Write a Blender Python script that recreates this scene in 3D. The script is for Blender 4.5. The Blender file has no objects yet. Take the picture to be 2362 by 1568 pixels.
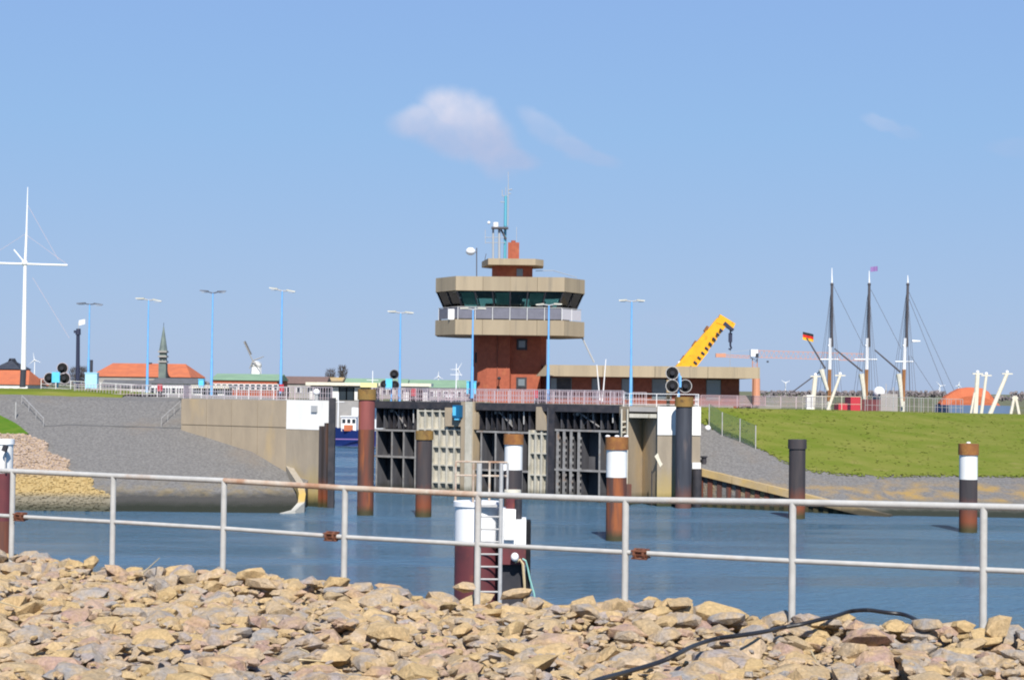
import bpy, bmesh, math, random
from mathutils import Vector, Matrix
from mathutils import noise as mnoise
random.seed(7)
sc = bpy.context.scene
COL = sc.collection
R = math.radians

# ------------------------------------------------------------------ camera
FPX, CX, CY, PW = 4200.0, 1180.5, 784.0, 2361.0      # focal length and centre in units of the viewed photo (2361 x 1568)
cam_d = bpy.data.cameras.new('camera'); cam = bpy.data.objects.new('camera', cam_d); COL.objects.link(cam)
cam_d.sensor_width = 36.0; cam_d.lens = 36.0 * FPX / PW
cam_d.clip_start = 0.5; cam_d.clip_end = 40000
CAMZ = 10.0
ROT = Matrix.Rotation(R(90) + math.atan((895 - CY) / FPX), 4, 'X') @ Matrix.Rotation(R(0.7), 4, 'Z')
cam.matrix_world = Matrix.Translation((0, 0, CAMZ)) @ ROT
sc.camera = cam

# ------------------------------------------------------------------ world, sun, exposure
SUN_EL, SUN_AZ = 45.0, 5.0        # azimuth: degrees to the right of straight behind the camera
sd = Vector((math.sin(R(SUN_AZ)) * math.cos(R(SUN_EL)), -math.cos(R(SUN_AZ)) * math.cos(R(SUN_EL)), math.sin(R(SUN_EL))))
w = bpy.data.worlds.new('World'); sc.world = w; w.use_nodes = True
nt = w.node_tree; nt.nodes.clear()
def wn(t, **k):
    n = nt.nodes.new(t)
    for a, b in k.items(): setattr(n, a, b)
    return n
def wl(a, b): nt.links.new(a, b)
def wmath(op, a, b=None, c=None, clamp=False):
    n = wn('ShaderNodeMath', operation=op); n.use_clamp = clamp
    for i, x in enumerate((a, b, c)):
        if x is None: continue
        if isinstance(x, (int, float)): n.inputs[i].default_value = x
        else: wl(x, n.inputs[i])
    return n.outputs[0]
sky = wn('ShaderNodeTexSky', sky_type='NISHITA'); sky.sun_disc = False
sky.sun_elevation = R(SUN_EL); sky.sun_rotation = R(180 - SUN_AZ)
sky.altitude = 0; sky.air_density = 1.0; sky.dust_density = 0.25; sky.ozone_density = 3.0
SKY_S = 0.9
# a clear spring sky that stays blue down to the horizon
tc = wn('ShaderNodeTexCoord'); sep = wn('ShaderNodeSeparateXYZ'); wl(tc.outputs['Generated'], sep.inputs[0])
zup = wmath('MAXIMUM', sep.outputs[2], 0.0)
ramp = wn('ShaderNodeValToRGB'); wl(zup, ramp.inputs[0])
el = ramp.color_ramp.elements
SKYC = [(0.0, (0.345, 0.475, 0.735)), (0.07, (0.325, 0.48, 0.765)), (0.14, (0.29, 0.485, 0.80)), (0.22, (0.27, 0.45, 0.81)), (0.4, (0.13, 0.29, 0.62)), (1.0, (0.045, 0.13, 0.36))]
while len(el) < len(SKYC): el.new(0.5)
for e, (p, c) in zip(el, SKYC): e.position = p; e.color = (c[0] * .732, c[1] * .732, c[2] * .732, 1)
mixs = wn('ShaderNodeMix', data_type='RGBA'); mixs.inputs[0].default_value = 0.88
skm = wn('ShaderNodeVectorMath', operation='SCALE'); wl(sky.outputs[0], skm.inputs[0]); skm.inputs[3].default_value = SKY_S
rsc = wn('ShaderNodeVectorMath', operation='SCALE'); wl(ramp.outputs[0], rsc.inputs[0]); rsc.inputs[3].default_value = 10.0
wl(skm.outputs[0], mixs.inputs[6]); wl(rsc.outputs[0], mixs.inputs[7])
# fair-weather clouds, far away: soft shapes around directions in the sky
def direction(u, v):
    d = ROT.to_3x3() @ Vector(((u - CX) / FPX, -(v - CY) / FPX, -1)); return d.normalized()
nz = wn('ShaderNodeTexNoise'); nz.inputs['Scale'].default_value = 26; nz.inputs['Detail'].default_value = 6; nz.inputs['Roughness'].default_value = 0.55
wl(tc.outputs['Generated'], nz.inputs['Vector'])
nzc = wn('ShaderNodeVectorMath', operation='SUBTRACT'); wl(nz.outputs['Color'], nzc.inputs[0]); nzc.inputs[1].default_value = (0.5, 0.5, 0.5)
nzs = wn('ShaderNodeVectorMath', operation='SCALE'); wl(nzc.outputs[0], nzs.inputs[0]); nzs.inputs[3].default_value = 0.017
wv = wn('ShaderNodeVectorMath', operation='ADD'); wl(tc.outputs['Generated'], wv.inputs[0]); wl(nzs.outputs[0], wv.inputs[1])
nz2 = wn('ShaderNodeTexNoise'); nz2.inputs['Scale'].default_value = 60; nz2.inputs['Detail'].default_value = 5
wl(tc.outputs['Generated'], nz2.inputs['Vector'])
def puff(u, v, ru, rv, tilt, dens):
    """soft elliptical puff round a direction; radii in pixels of the photo, tilt in degrees"""
    c = direction(u, v)
    rt = ROT.to_3x3() @ Vector((1, 0, 0)); up = ROT.to_3x3() @ Vector((0, 1, 0))
    a = R(tilt); ax = (rt * math.cos(a) + up * math.sin(a)) * (FPX / ru); ay = (-rt * math.sin(a) + up * math.cos(a)) * (FPX / rv)
    d = wn('ShaderNodeVectorMath', operation='SUBTRACT'); wl(wv.outputs[0], d.inputs[0]); d.inputs[1].default_value = c
    q = []
    for axv in (ax, ay):
        t = wn('ShaderNodeVectorMath', operation='DOT_PRODUCT'); wl(d.outputs[0], t.inputs[0]); t.inputs[1].default_value = axv
        q.append(wmath('MULTIPLY', t.outputs['Value'], t.outputs['Value']))
    r = wmath('SQRT', wmath('ADD', q[0], q[1]))
    mr = wn('ShaderNodeMapRange', interpolation_type='SMOOTHSTEP'); wl(r, mr.inputs[0])
    mr.inputs[1].default_value = 1.35; mr.inputs[2].default_value = 0.6; mr.inputs[3].default_value = 0; mr.inputs[4].default_value = dens
    return mr.outputs[0]
ps = [puff(1060, 258, 80, 50, -18, 1.0), puff(985, 280, 78, 40, 12, .8), puff(1105, 312, 105, 58, -38, 1.0), puff(1155, 355, 76, 28, -12, .9), puff(1030, 315, 100, 44, -20, .85), puff(945, 285, 42, 26, 0, .5),
      puff(1265, 295, 60, 26, -30, .35), puff(1315, 335, 60, 24, -40, .42), puff(1360, 366, 60, 20, -10, .36), puff(2045, 282, 50, 14, -22, .3), puff(2090, 305, 36, 14, -30, .2), puff(2340, 340, 50, 18, -10, .18), puff(675, 715, 40, 16, 0, .12), puff(1580, 735, 120, 24, 0, .14)]
tot = ps[0]
for p in ps[1:]: tot = wmath('MAXIMUM', tot, p)
n2 = wn('ShaderNodeMapRange'); wl(nz2.outputs[0], n2.inputs[0]); n2.inputs[1].default_value = .3; n2.inputs[2].default_value = .7; n2.inputs[3].default_value = .6; n2.inputs[4].default_value = 1.0
cf = wmath('MULTIPLY', tot, n2.outputs[0], clamp=True)
hz = wn('ShaderNodeMapRange', interpolation_type='SMOOTHSTEP'); wvs = wn('ShaderNodeSeparateXYZ'); wl(wv.outputs[0], wvs.inputs[0]); wl(wvs.outputs[2], hz.inputs[0])
hz.inputs[1].default_value = direction(1100, 345).z; hz.inputs[2].default_value = direction(1100, 225).z
crp = wn('ShaderNodeValToRGB'); wl(wmath('MULTIPLY_ADD', nz2.outputs[0], .35, wmath('MULTIPLY', hz.outputs[0], .75), clamp=True), crp.inputs[0])
crp.color_ramp.elements[0].color = (.40, .485, .72, 1); crp.color_ramp.elements[1].color = (.74, .75, .88, 1)
mixc = wn('ShaderNodeMix', data_type='RGBA'); wl(cf, mixc.inputs[0]); wl(mixs.outputs[2], mixc.inputs[6])
csc = wn('ShaderNodeVectorMath', operation='SCALE'); wl(crp.outputs[0], csc.inputs[0]); csc.inputs[3].default_value = 7.4; wl(csc.outputs[0], mixc.inputs[7])
bg = wn('ShaderNodeBackground'); wl(mixc.outputs[2], bg.inputs[0]); bg.inputs[1].default_value = 0.1
wo = wn('ShaderNodeOutputWorld'); wl(bg.outputs[0], wo.inputs[0])
sl = bpy.data.lights.new('sun', 'SUN'); sl.energy = 5.0; sl.angle = R(0.53); sl.color = (1.0, 0.95, 0.87)
so = bpy.data.objects.new('sun', sl); COL.objects.link(so); so.rotation_euler = sd.to_track_quat('Z', 'Y').to_euler(); so.location = (0, -20, 60)
sc.view_settings.view_transform = 'Standard'; sc.view_settings.look = 'None'
sc.view_settings.exposure = 0.45; sc.view_settings.gamma = 1.0; sc.view_settings.use_curve_mapping = False
sc.render.engine = 'CYCLES'
sc.cycles.filter_width = 2.0
sc.cycles.max_bounces = 6; sc.cycles.transparent_max_bounces = 12; sc.cycles.caustics_reflective = False; sc.cycles.caustics_refractive = False

# ------------------------------------------------------------------ pixel -> place helpers
R3 = ROT.to_3x3()
def P(u, v, y):
    d = R3 @ Vector(((u - CX) / FPX, -(v - CY) / FPX, -1)); t = y / d.y
    return Vector((d.x * t, y, CAMZ + d.z * t))
def PX(u, y, v=900): return P(u, v, y).x
def PZ(u, v, y): return P(u, v, y).z
class Line:
    """a vertical plane seen in the photo: start, end, unit direction e along it, n towards the camera"""
    def __init__(s, a, b):
        s.a = Vector(a); s.b = Vector(b); s.e = (s.b - s.a).normalized(); s.n = Vector((s.e.y, -s.e.x)); s.L = (s.b - s.a).length
    def hit(s, u, v, off=0.0):
        d = R3 @ Vector(((u - CX) / FPX, -(v - CY) / FPX, -1))
        a = s.a + s.n * off
        # a + k e = t (dx,dy)
        det = s.e.x * -d.y + d.x * s.e.y
        k = (-a.x * -d.y - d.x * a.y) / det
        p = a + s.e * k
        t = p.y / d.y
        return k, CAMZ + d.z * t
    def S(s, u, v=1000, off=0.0): return s.hit(u, v, off)[0]
    def Z(s, u, v, off=0.0): return s.hit(u, v, off)[1]
    def W(s, k, off=0.0, z=0.0):
        p = s.a + s.e * k + s.n * off; return Vector((p.x, p.y, z))

# ------------------------------------------------------------------ materials
MATS = {}
def mat(name, col, rough=0.8, col2=None, scale=2.0, mixlo=.35, mixhi=.65, bump=0.0, bscale=None, metal=0.0, col3=None, s3=.5, lo3=.6, hi3=.72, stretch=(1, 1, 1), tide=None, ztop=None, spec=0.35, rnd=0.0, detail=6):
    """procedural: two colours blended by noise, optional stain colour, optional tidal growth below a level (z)"""
    m = bpy.data.materials.new(name); m.use_nodes = True; t = m.node_tree; N = t.nodes; Lk = t.links
    b = N['Principled BSDF']; b.inputs['Roughness'].default_value = rough; b.inputs['Metallic'].default_value = metal; b.inputs['Specular IOR Level'].default_value = spec
    g = N.new('ShaderNodeNewGeometry'); mp = N.new('ShaderNodeMapping'); mp.inputs['Scale'].default_value = stretch
    Lk.new(g.outputs['Position'], mp.inputs[0])
    def noise(sc_, det=detail, rg=.6, off=0):
        n = N.new('ShaderNodeTexNoise'); n.inputs['Scale'].default_value = sc_; n.inputs['Detail'].default_value = det; n.inputs['Roughness'].default_value = rg
        if off:
            a = N.new('ShaderNodeVectorMath'); a.operation = 'ADD'; a.inputs[1].default_value = (off, off * 1.7, off * .3); Lk.new(mp.outputs[0], a.inputs[0]); Lk.new(a.outputs[0], n.inputs[0])
        else: Lk.new(mp.outputs[0], n.inputs[0])
        return n
    def rng(src, lo, hi):
        r = N.new('ShaderNodeMapRange'); r.inputs[1].default_value = lo; r.inputs[2].default_value = hi; Lk.new(src, r.inputs[0]); return r.outputs[0]
    def mx(f, a, c):
        q = N.new('ShaderNodeMix'); q.data_type = 'RGBA'; Lk.new(f, q.inputs[0])
        for i, x in ((6, a), (7, c)):
            if isinstance(x, tuple): q.inputs[i].default_value = (*x, 1)
            else: Lk.new(x, q.inputs[i])
        return q.outputs[2]
    cur = col
    if col2: cur = mx(rng(noise(scale).outputs[0], mixlo, mixhi), cur, col2)
    if col3: cur = mx(rng(noise(s3, off=13).outputs[0], lo3, hi3), cur, col3)
    if tide:
        sp = N.new('ShaderNodeSeparateXYZ'); Lk.new(g.outputs['Position'], sp.inputs[0])
        for td in tide:
            lo, hi, c, amp = td[:4]                      # growth up to level hi, gone by lo+..: soft noisy edge
            nn = noise(1.2, off=5); a = N.new('ShaderNodeMath'); a.operation = 'MULTIPLY_ADD'; a.inputs[1].default_value = amp; Lk.new(nn.outputs[0], a.inputs[0]); Lk.new(sp.outputs[2], a.inputs[2])
            f = rng(a.outputs[0], hi + amp * .5, lo + amp * .5)
            if len(td) > 4:
                k = N.new('ShaderNodeMath'); k.operation = 'MULTIPLY'; Lk.new(f, k.inputs[0]); Lk.new(rng(noise(td[4], off=9).outputs[0], .42, .66), k.inputs[1]); f = k.outputs[0]
            cur = mx(f, cur, c)
    if rnd:
        oi = N.new('ShaderNodeObjectInfo'); hs = N.new('ShaderNodeHueSaturation'); r = N.new('ShaderNodeMapRange'); r.inputs[3].default_value = 1 - rnd; r.inputs[4].default_value = 1 + rnd
        Lk.new(oi.outputs['Random'], r.inputs[0]); Lk.new(r.outputs[0], hs.inputs['Value'])
        if isinstance(cur, tuple): hs.inputs['Color'].default_value = (*cur, 1)
        else: Lk.new(cur, hs.inputs['Color'])
        cur = hs.outputs[0]
    if isinstance(cur, tuple): b.inputs['Base Color'].default_value = (*cur, 1)
    else: Lk.new(cur, b.inputs['Base Color'])
    if bump:
        bp = N.new('ShaderNodeBump'); bp.inputs['Strength'].default_value = 1.0; bp.inputs['Distance'].default_value = bump
        Lk.new(noise(bscale or scale * 4, det=5, rg=.65).outputs[0], bp.inputs['Height']); Lk.new(bp.outputs[0], b.inputs['Normal'])
    MATS[name] = m
    return m
M = MATS
WEED = (.035, .04, .02)
mat('concrete', (.37, .30, .215), .9, (.30, .245, .18), .6, bump=.03, col3=(.46, .33, .16), s3=.22, lo3=.56, hi3=.75, tide=[(0.3, 1.1, WEED, .7)], stretch=(1, 1, .35))
mat('concrete_lichen', (.33, .28, .215), .9, (.26, .22, .17), .7, bump=.03, col3=(.22, .19, .15), s3=.5, lo3=.55, hi3=.75, tide=[(1.0, 3.6, (.38, .29, .12), 3.2), (0.2, 1.2, WEED, .7)], stretch=(1, 1, .3))
mat('concrete_light', (.52, .49, .42), .9, (.40, .38, .32), 1.5, bump=.03, col3=(.25, .23, .17), s3=1.2, lo3=.58, hi3=.75, tide=[(.2, 1.0, WEED, .7)], stretch=(1, 1, .5))
mat('cab_concrete', (.37, .30, .205), .9, (.31, .25, .172), .55, bump=.01, col3=(.19, .165, .13), s3=.9, lo3=.58, hi3=.78, stretch=(1.6, 1.6, .10), rnd=.07)
mat('white_paint', (.80, .80, .78), .6, (.72, .71, .68), 1.0, bump=.004, col3=(.62, .58, .50), s3=.8, lo3=.66, hi3=.8, stretch=(1, 1, .3))
mat('white_clean', (.78, .78, .78), .5)
mat('cream_white', (.70, .66, .54), .6, (.6, .56, .45), 3)
mat('gate_steel', (.095, .095, .105), .75, (.06, .06, .07), 1.2, bump=.01, col3=(.14, .10, .07), s3=.9, lo3=.6, hi3=.75, tide=[(.1, .9, (.03, .03, .02), .5)], stretch=(1, 1, .3))
mat('gate_edge', (.27, .265, .26), .75, (.18, .17, .165), 1.6, col3=(.25, .15, .09), s3=1.4, lo3=.58, hi3=.72, tide=[(.1, .9, (.05, .05, .03), .5)])
mat('dark_steel', (.022, .024, .032), .6, (.05, .045, .05), 1.5)
mat('black_rubber', (.012, .012, .015), .8, (.022, .022, .022), 2, spec=.08)
mat('rust_pile', (.17, .05, .028), .75, (.07, .045, .04), .9, bump=.01, bscale=6, col3=(.27, .085, .03), s3=.8, lo3=.54, hi3=.68, tide=[(.25, .8, (.05, .045, .02), .4)], stretch=(2.2, 2.2, .22))
mat('dark_pile', (.065, .052, .052), .7, (.040, .036, .04), .8, bump=.01, bscale=6, col3=(.10, .055, .04), s3=.7, lo3=.55, hi3=.7, tide=[(1.0, 2.6, (.19, .055, .025), 1.2), (.25, .8, (.06, .05, .02), .4)], stretch=(2.2, 2.2, .22))
mat('blue_black_pile', (.055, .06, .075), .7, (.035, .038, .05), .9, col3=(.11, .09, .09), s3=1.1, lo3=.58, hi3=.7, tide=[(.9, 2.0, (.12, .06, .05), 1.2)], stretch=(2.2, 2.2, .22))
mat('red_pile', (.26, .075, .065), .65, (.19, .06, .055), .8, bump=.004, col3=(.34, .10, .04), s3=.5, lo3=.54, hi3=.68, stretch=(2.2, 2.2, .22))
mat('cap_lichen', (.20, .13, .045), .9, (.27, .15, .04), 1.4, bump=.03, bscale=8, col3=(.12, .07, .03), s3=1.5, lo3=.55, hi3=.7)
mat('cap_rust', (.30, .13, .035), .85, (.20, .08, .03), 1.6, bump=.02, bscale=8, col3=(.36, .2, .05), s3=1.5)
mat('maroon', (.15, .035, .04), .6, (.09, .03, .035), 1.6, bump=.004, col3=(.22, .06, .04), s3=1.6, lo3=.58, hi3=.72)
mat('brick', (.36, .10, .055), .9, (.29, .08, .045), 3.0, bump=.01, bscale=20, col3=(.42, .15, .07), s3=.7, lo3=.58, hi3=.8)
mat('brick_dark', (.26, .085, .055), .9, (.19, .06, .04), 3.0, bump=.01, bscale=20)
mat('revetment', (.205, .198, .19), .95, (.135, .13, .127), 4.5, mixlo=.38, mixhi=.62, bump=.16, bscale=5, col3=(.20, .17, .14), s3=.16, lo3=.56, hi3=.8, tide=[(1.2, 2.2, (.26, .20, .10), 1.2, .7), (1.0, 1.5, (.062, .06, .056), .7), (.35, .8, (.018, .022, .014), .4)])
mat('revetment_lichen', (.205, .198, .193), .95, (.135, .13, .128), 4.5, mixlo=.38, mixhi=.62, bump=.16, bscale=5, col3=(.20, .17, .14), s3=.15, lo3=.56, hi3=.8, tide=[(1.9, 2.6, (.34, .225, .08), 1.0, .5), (.8, 1.2, (.15, .14, .12), .6), (.3, .7, (.025, .03, .02), .4)])
mat('grass', (.11, .145, .018), .95, (.16, .17, .036), .5, mixlo=.36, mixhi=.64, bump=.08, bscale=2.5, col3=(.22, .19, .07), s3=1.3, lo3=.60, hi3=.78, stretch=(.35, 1, 1.6), spec=.1)
mat('grass_tuft', (.13, .17, .025), .95, (.19, .20, .05), .8, spec=.1)
mat('grass_bright', (.06, .14, .012), .95, (.10, .16, .02), 1.0, bump=.08, bscale=4, spec=.1)
mat('quay', (.30, .28, .25), .9, (.24, .22, .2), .3, bump=.02)
mat('far_land', (.10, .12, .05), 1.0, (.14, .13, .08), .02)
mat('lamp_blue', (.14, .38, .74), .45, (.17, .43, .78), 1.5)
mat('cabinet_blue', (.10, .50, .80), .45, (.13, .54, .82), 3)
mat('pale_blue', (.38, .66, .82), .5, (.34, .62, .80), 3)
mat('deep_blue', (.01, .11, .24), .45)
mat('teal_mast', (.10, .36, .46), .5)
mat('galvanised', (.52, .51, .50), .55, (.42, .41, .40), 6, metal=.3)
mat('grey_paint', (.36, .37, .38), .6)
mat('lamp_head', (.50, .49, .42), .5, (.42, .41, .35), 6)
mat('lamp_head_dark', (.09, .10, .13), .5)
mat('grille', (.42, .40, .44), .5, (.52, .42, .44), .5)
mat('grille_pink', (.50, .34, .36), .5, (.42, .32, .38), .4)
mat('orange_tile', (.50, .15, .065), .85, (.40, .12, .06), .5, bump=.05, bscale=2)
mat('orange_tarp', (.46, .13, .055), .8, (.42, .11, .05), .8, bump=.15, bscale=1.5)
mat('grey_roof', (.13, .13, .14), .9, (.10, .10, .1), 1)
mat('brown_roof', (.19, .12, .10), .9, (.15, .10, .085), 1)
mat('green_roof', (.22, .34, .22), .8, (.18, .28, .19), .3)
mat('white_wall', (.66, .66, .64), .85, (.58, .57, .55), .5)
mat('grey_wall', (.34, .32, .30), .9, (.27, .26, .25), .5)
mat('copper_green', (.17, .21, .185), .7, (.11, .14, .14), .8, col3=(.25, .27, .2), s3=1.2)
mat('slate', (.045, .05, .065), .7, (.03, .035, .05), 1)
mat('yellow_crane', (.80, .40, .015), .45, (.72, .32, .015), .9, col3=(.30, .13, .02), s3=1.6, lo3=.6, hi3=.68)
mat('hook_navy', (.025, .03, .06), .5)
mat('crane_red', (.55, .26, .16), .6)
mat('red_box', (.42, .03, .045), .6)
mat('wood_mast', (.36, .17, .06), .6, (.30, .13, .05), 1)
mat('mast_dark', (.085, .078, .085), .6)
mat('hull_navy', (.01, .025, .13), .4)
mat('hull_green', (.02, .10, .09), .5)
mat('window_glass', (.03, .04, .05), .08, spec=.6)
mat('window_frame', (.12, .13, .13), .5)
mat('bark', (.07, .055, .04), .95, (.1, .08, .06), 2)
mat('twig_haze', (.10, .075, .055), .95, (.07, .055, .05), 1)
mat('straw', (.52, .42, .26), .8, (.44, .35, .2), 20)
mat('hose_black', (.018, .018, .022), .45)
mat('hose_teal', (.25, .50, .45), .5)
mat('flag_black', (.02, .02, .02), .7); mat('flag_red', (.60, .02, .01), .7); mat('flag_gold', (.80, .42, .02), .7); mat('flag_violet', (.25, .15, .35), .7)
mat('blind', (.62, .78, .64), .8, (.55, .70, .56), .6)
mat('interior', (.10, .12, .11), .9)
mat('lens', (.03, .03, .035), .4, spec=.2)
mat('cap_tan', (.42, .32, .19), .9, (.36, .26, .13), .8, bump=.02, col3=(.48, .32, .10), s3=.6, lo3=.5, hi3=.7, tide=[(.3, .9, (.07, .06, .04), .5)])
# painted: pale grey with rust along the middle bays
mat('grille_dark', (.155, .155, .19), .6, (.13, .13, .16), 2); mat('grille_light', (.55, .53, .56), .6); mat('glass_grey', (.16, .19, .21), .15, spec=.6)
mat('twig_far', (.20, .17, .17), 1.0, (.15, .14, .15), .05); mat('fence_green', (.10, .16, .10), .7); mat('blue_shed', (.10, .16, .26), .7, (.08, .13, .22), .4)
mat('quarry_bed', (.34, .25, .14), .95, (.22, .17, .11), 9, bump=.03, bscale=30)
mat('coping_lichen', (.40, .35, .28), .9, (.32, .28, .22), 1.5, bump=.05, tide=[(1.3, 2.2, (.50, .34, .10), 1.2), (.7, 1.0, (.42, .41, .37), .5)])
mat('awning_yellow', (.75, .66, .30), .8)
def railing_mat():
    m = mat('railing', (.46, .455, .44), .5, (.39, .385, .37), 9, bump=.001, bscale=60, col3=(.36, .25, .18), s3=1.3, lo3=.60, hi3=.76)
    return m
railing_mat()
mat('rusty_joint', (.12, .045, .03), .9, (.19, .075, .04), 30, bump=.004, bscale=60)
mat('railing_rusty', (.40, .28, .20), .7, (.48, .44, .38), 5, bump=.001, bscale=60, col3=(.30, .14, .07), s3=2.5, lo3=.5, hi3=.7)

def stone_mat():
    m = bpy.data.materials.new('quarry_stone'); m.use_nodes = True; t = m.node_tree; N = t.nodes; L = t.links; b = N['Principled BSDF']
    g = N.new('ShaderNodeNewGeometry'); oi = N.new('ShaderNodeObjectInfo')
    a = N.new('ShaderNodeMath'); a.operation = 'ADD'; L.new(g.outputs['Random Per Island'], a.inputs[0]); L.new(oi.outputs['Random'], a.inputs[1])
    f = N.new('ShaderNodeMath'); f.operation = 'FRACT'; L.new(a.outputs[0], f.inputs[0])
    cr = N.new('ShaderNodeValToRGB'); cr.color_ramp.interpolation = 'CONSTANT'; L.new(f.outputs[0], cr.inputs[0])
    cols = [(0, (.50, .365, .19)), (.12, (.43, .33, .21)), (.22, (.39, .335, .285)), (.32, (.54, .395, .22)), (.43, (.34, .31, .29)), (.53, (.44, .315, .245)), (.62, (.35, .305, .29)), (.70, (.50, .385, .26)), (.79, (.42, .285, .235)), (.87, (.32, .305, .30)), (.93, (.53, .41, .29))]
    e = cr.color_ramp.elements
    while len(e) < len(cols): e.new(.5)
    for x, (p, c) in zip(e, cols): x.position = p; x.color = (*c, 1)
    def nz(s, d=6, r=.6):
        n = N.new('ShaderNodeTexNoise'); n.inputs['Scale'].default_value = s; n.inputs['Detail'].default_value = d; n.inputs['Roughness'].default_value = r; L.new(g.outputs['Position'], n.inputs[0]); return n
    n1 = nz(7); r1 = N.new('ShaderNodeMapRange'); r1.inputs[1].default_value = .40; r1.inputs[2].default_value = .62; r1.inputs[4].default_value = .75; L.new(n1.outputs[0], r1.inputs[0])
    m1 = N.new('ShaderNodeMix'); m1.data_type = 'RGBA'; L.new(r1.outputs[0], m1.inputs[0]); L.new(cr.outputs[0], m1.inputs[6]); m1.inputs[7].default_value = (.50, .35, .18, 1)
    n2 = nz(38, 4); r2 = N.new('ShaderNodeMapRange'); r2.inputs[1].default_value = .3; r2.inputs[2].default_value = .7; r2.inputs[3].default_value = .70; r2.inputs[4].default_value = 1.12; L.new(n2.outputs[0], r2.inputs[0])
    m2 = N.new('ShaderNodeVectorMath'); m2.operation = 'SCALE'; L.new(m1.outputs[2], m2.inputs[0]); L.new(r2.outputs[0], m2.inputs[3])
    L.new(m2.outputs[0], b.inputs['Base Color']); b.inputs['Roughness'].default_value = .9; b.inputs['Specular IOR Level'].default_value = .25
    bp = N.new('ShaderNodeBump'); bp.inputs['Distance'].default_value = .035; n3 = nz(14, 8, .7); L.new(n3.outputs[0], bp.inputs['Height']); L.new(bp.outputs[0], b.inputs['Normal'])
    MATS['quarry_stone'] = m
    m = m.copy(); m.name = 'riprap_stone'; N = m.node_tree.nodes; L = m.node_tree.links
    b = N['Principled BSDF']; src = b.inputs['Base Color'].links[0].from_socket
    g = [n for n in N if n.type == 'NEW_GEOMETRY'][0]; sp = N.new('ShaderNodeSeparateXYZ'); L.new(g.outputs['Position'], sp.inputs[0])
    for n in N:
        if n.type == 'VALTORGB':
            for x in n.color_ramp.elements:
                c = x.color; gm = (c[0] + c[1] + c[2]) / 3; x.color = (gm * .85 + .06, gm * .72 + .04, gm * .66 + .04, 1)
    cur = src
    for lo, hi, c, up in ((2.2, 2.9, (.40, .29, .11), 1), (.9, 1.3, (.17, .165, .14), 1), (.2, .7, (.035, .04, .025), 1)):
        r = N.new('ShaderNodeMapRange'); r.inputs[1].default_value = hi; r.inputs[2].default_value = lo; r.inputs[4].default_value = .8; L.new(sp.outputs[2], r.inputs[0])
        q = N.new('ShaderNodeMix'); q.data_type = 'RGBA'; L.new(r.outputs[0], q.inputs[0]); L.new(cur, q.inputs[6]); q.inputs[7].default_value = (*c, 1); cur = q.outputs[2]
    L.new(cur, b.inputs['Base Color']); MATS['riprap_stone'] = m
stone_mat()
def water_mat():
    m = bpy.data.materials.new('harbour_water'); m.use_nodes = True; t = m.node_tree; N = t.nodes; L = t.links; b = N['Principled BSDF']
    b.inputs['Base Color'].default_value = (.07, .145, .225, 1); b.inputs['Roughness'].default_value = .10; b.inputs['IOR'].default_value = 1.33
    g = N.new('ShaderNodeNewGeometry'); prev = None
    for s, dist, st in ((.30, .20, (.5, 1.0, 1)), (1.0, .16, (.45, 1.0, 1)), (2.4, .20, (.6, 1.0, 1)), (7.0, .07, (.6, 1.0, 1))):
        mp = N.new('ShaderNodeMapping'); mp.inputs['Scale'].default_value = st; mp.inputs['Rotation'].default_value = (0, 0, .15 * s); L.new(g.outputs['Position'], mp.inputs[0])
        n = N.new('ShaderNodeTexNoise'); n.inputs['Scale'].default_value = s; n.inputs['Detail'].default_value = 4; L.new(mp.outputs[0], n.inputs[0])
        bp = N.new('ShaderNodeBump'); bp.inputs['Distance'].default_value = dist * 2.2; bp.inputs['Strength'].default_value = 1
        L.new(n.outputs[0], bp.inputs['Height'])
        if prev: L.new(prev.outputs[0], bp.inputs['Normal'])
        prev = bp
    L.new(prev.outputs[0], b.inputs['Normal']); MATS['water'] = m
    mp = N.new('ShaderNodeMapping'); mp.inputs['Scale'].default_value = (.25, 1, 1); L.new(g.outputs['Position'], mp.inputs[0])
    n = N.new('ShaderNodeTexNoise'); n.inputs['Scale'].default_value = .09; n.inputs['Detail'].default_value = 5; L.new(mp.outputs[0], n.inputs[0])
    r = N.new('ShaderNodeMapRange'); r.inputs[1].default_value = .42; r.inputs[2].default_value = .60; r.inputs[3].default_value = .06; r.inputs[4].default_value = .30; L.new(n.outputs[0], r.inputs[0]); L.new(r.outputs[0], b.inputs['Roughness'])
water_mat()
def glass_mat():
    m = bpy.data.materials.new('tinted_glass'); m.use_nodes = True; t = m.node_tree; N = t.nodes; L = t.links
    for n in list(N): N.remove(n)
    o = N.new('ShaderNodeOutputMaterial'); tr = N.new('ShaderNodeBsdfTransparent'); tr.inputs[0].default_value = (.62, .76, .70, 1)
    gl = N.new('ShaderNodeBsdfGlossy'); gl.inputs['Roughness'].default_value = .03; lw = N.new('ShaderNodeFresnel'); lw.inputs[0].default_value = 1.5
    mx = N.new('ShaderNodeMixShader'); L.new(lw.outputs[0], mx.inputs[0]); L.new(tr.outputs[0], mx.inputs[1]); L.new(gl.outputs[0], mx.inputs[2]); L.new(mx.outputs[0], o.inputs[0])
    MATS['tinted_glass'] = m
glass_mat()

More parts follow.
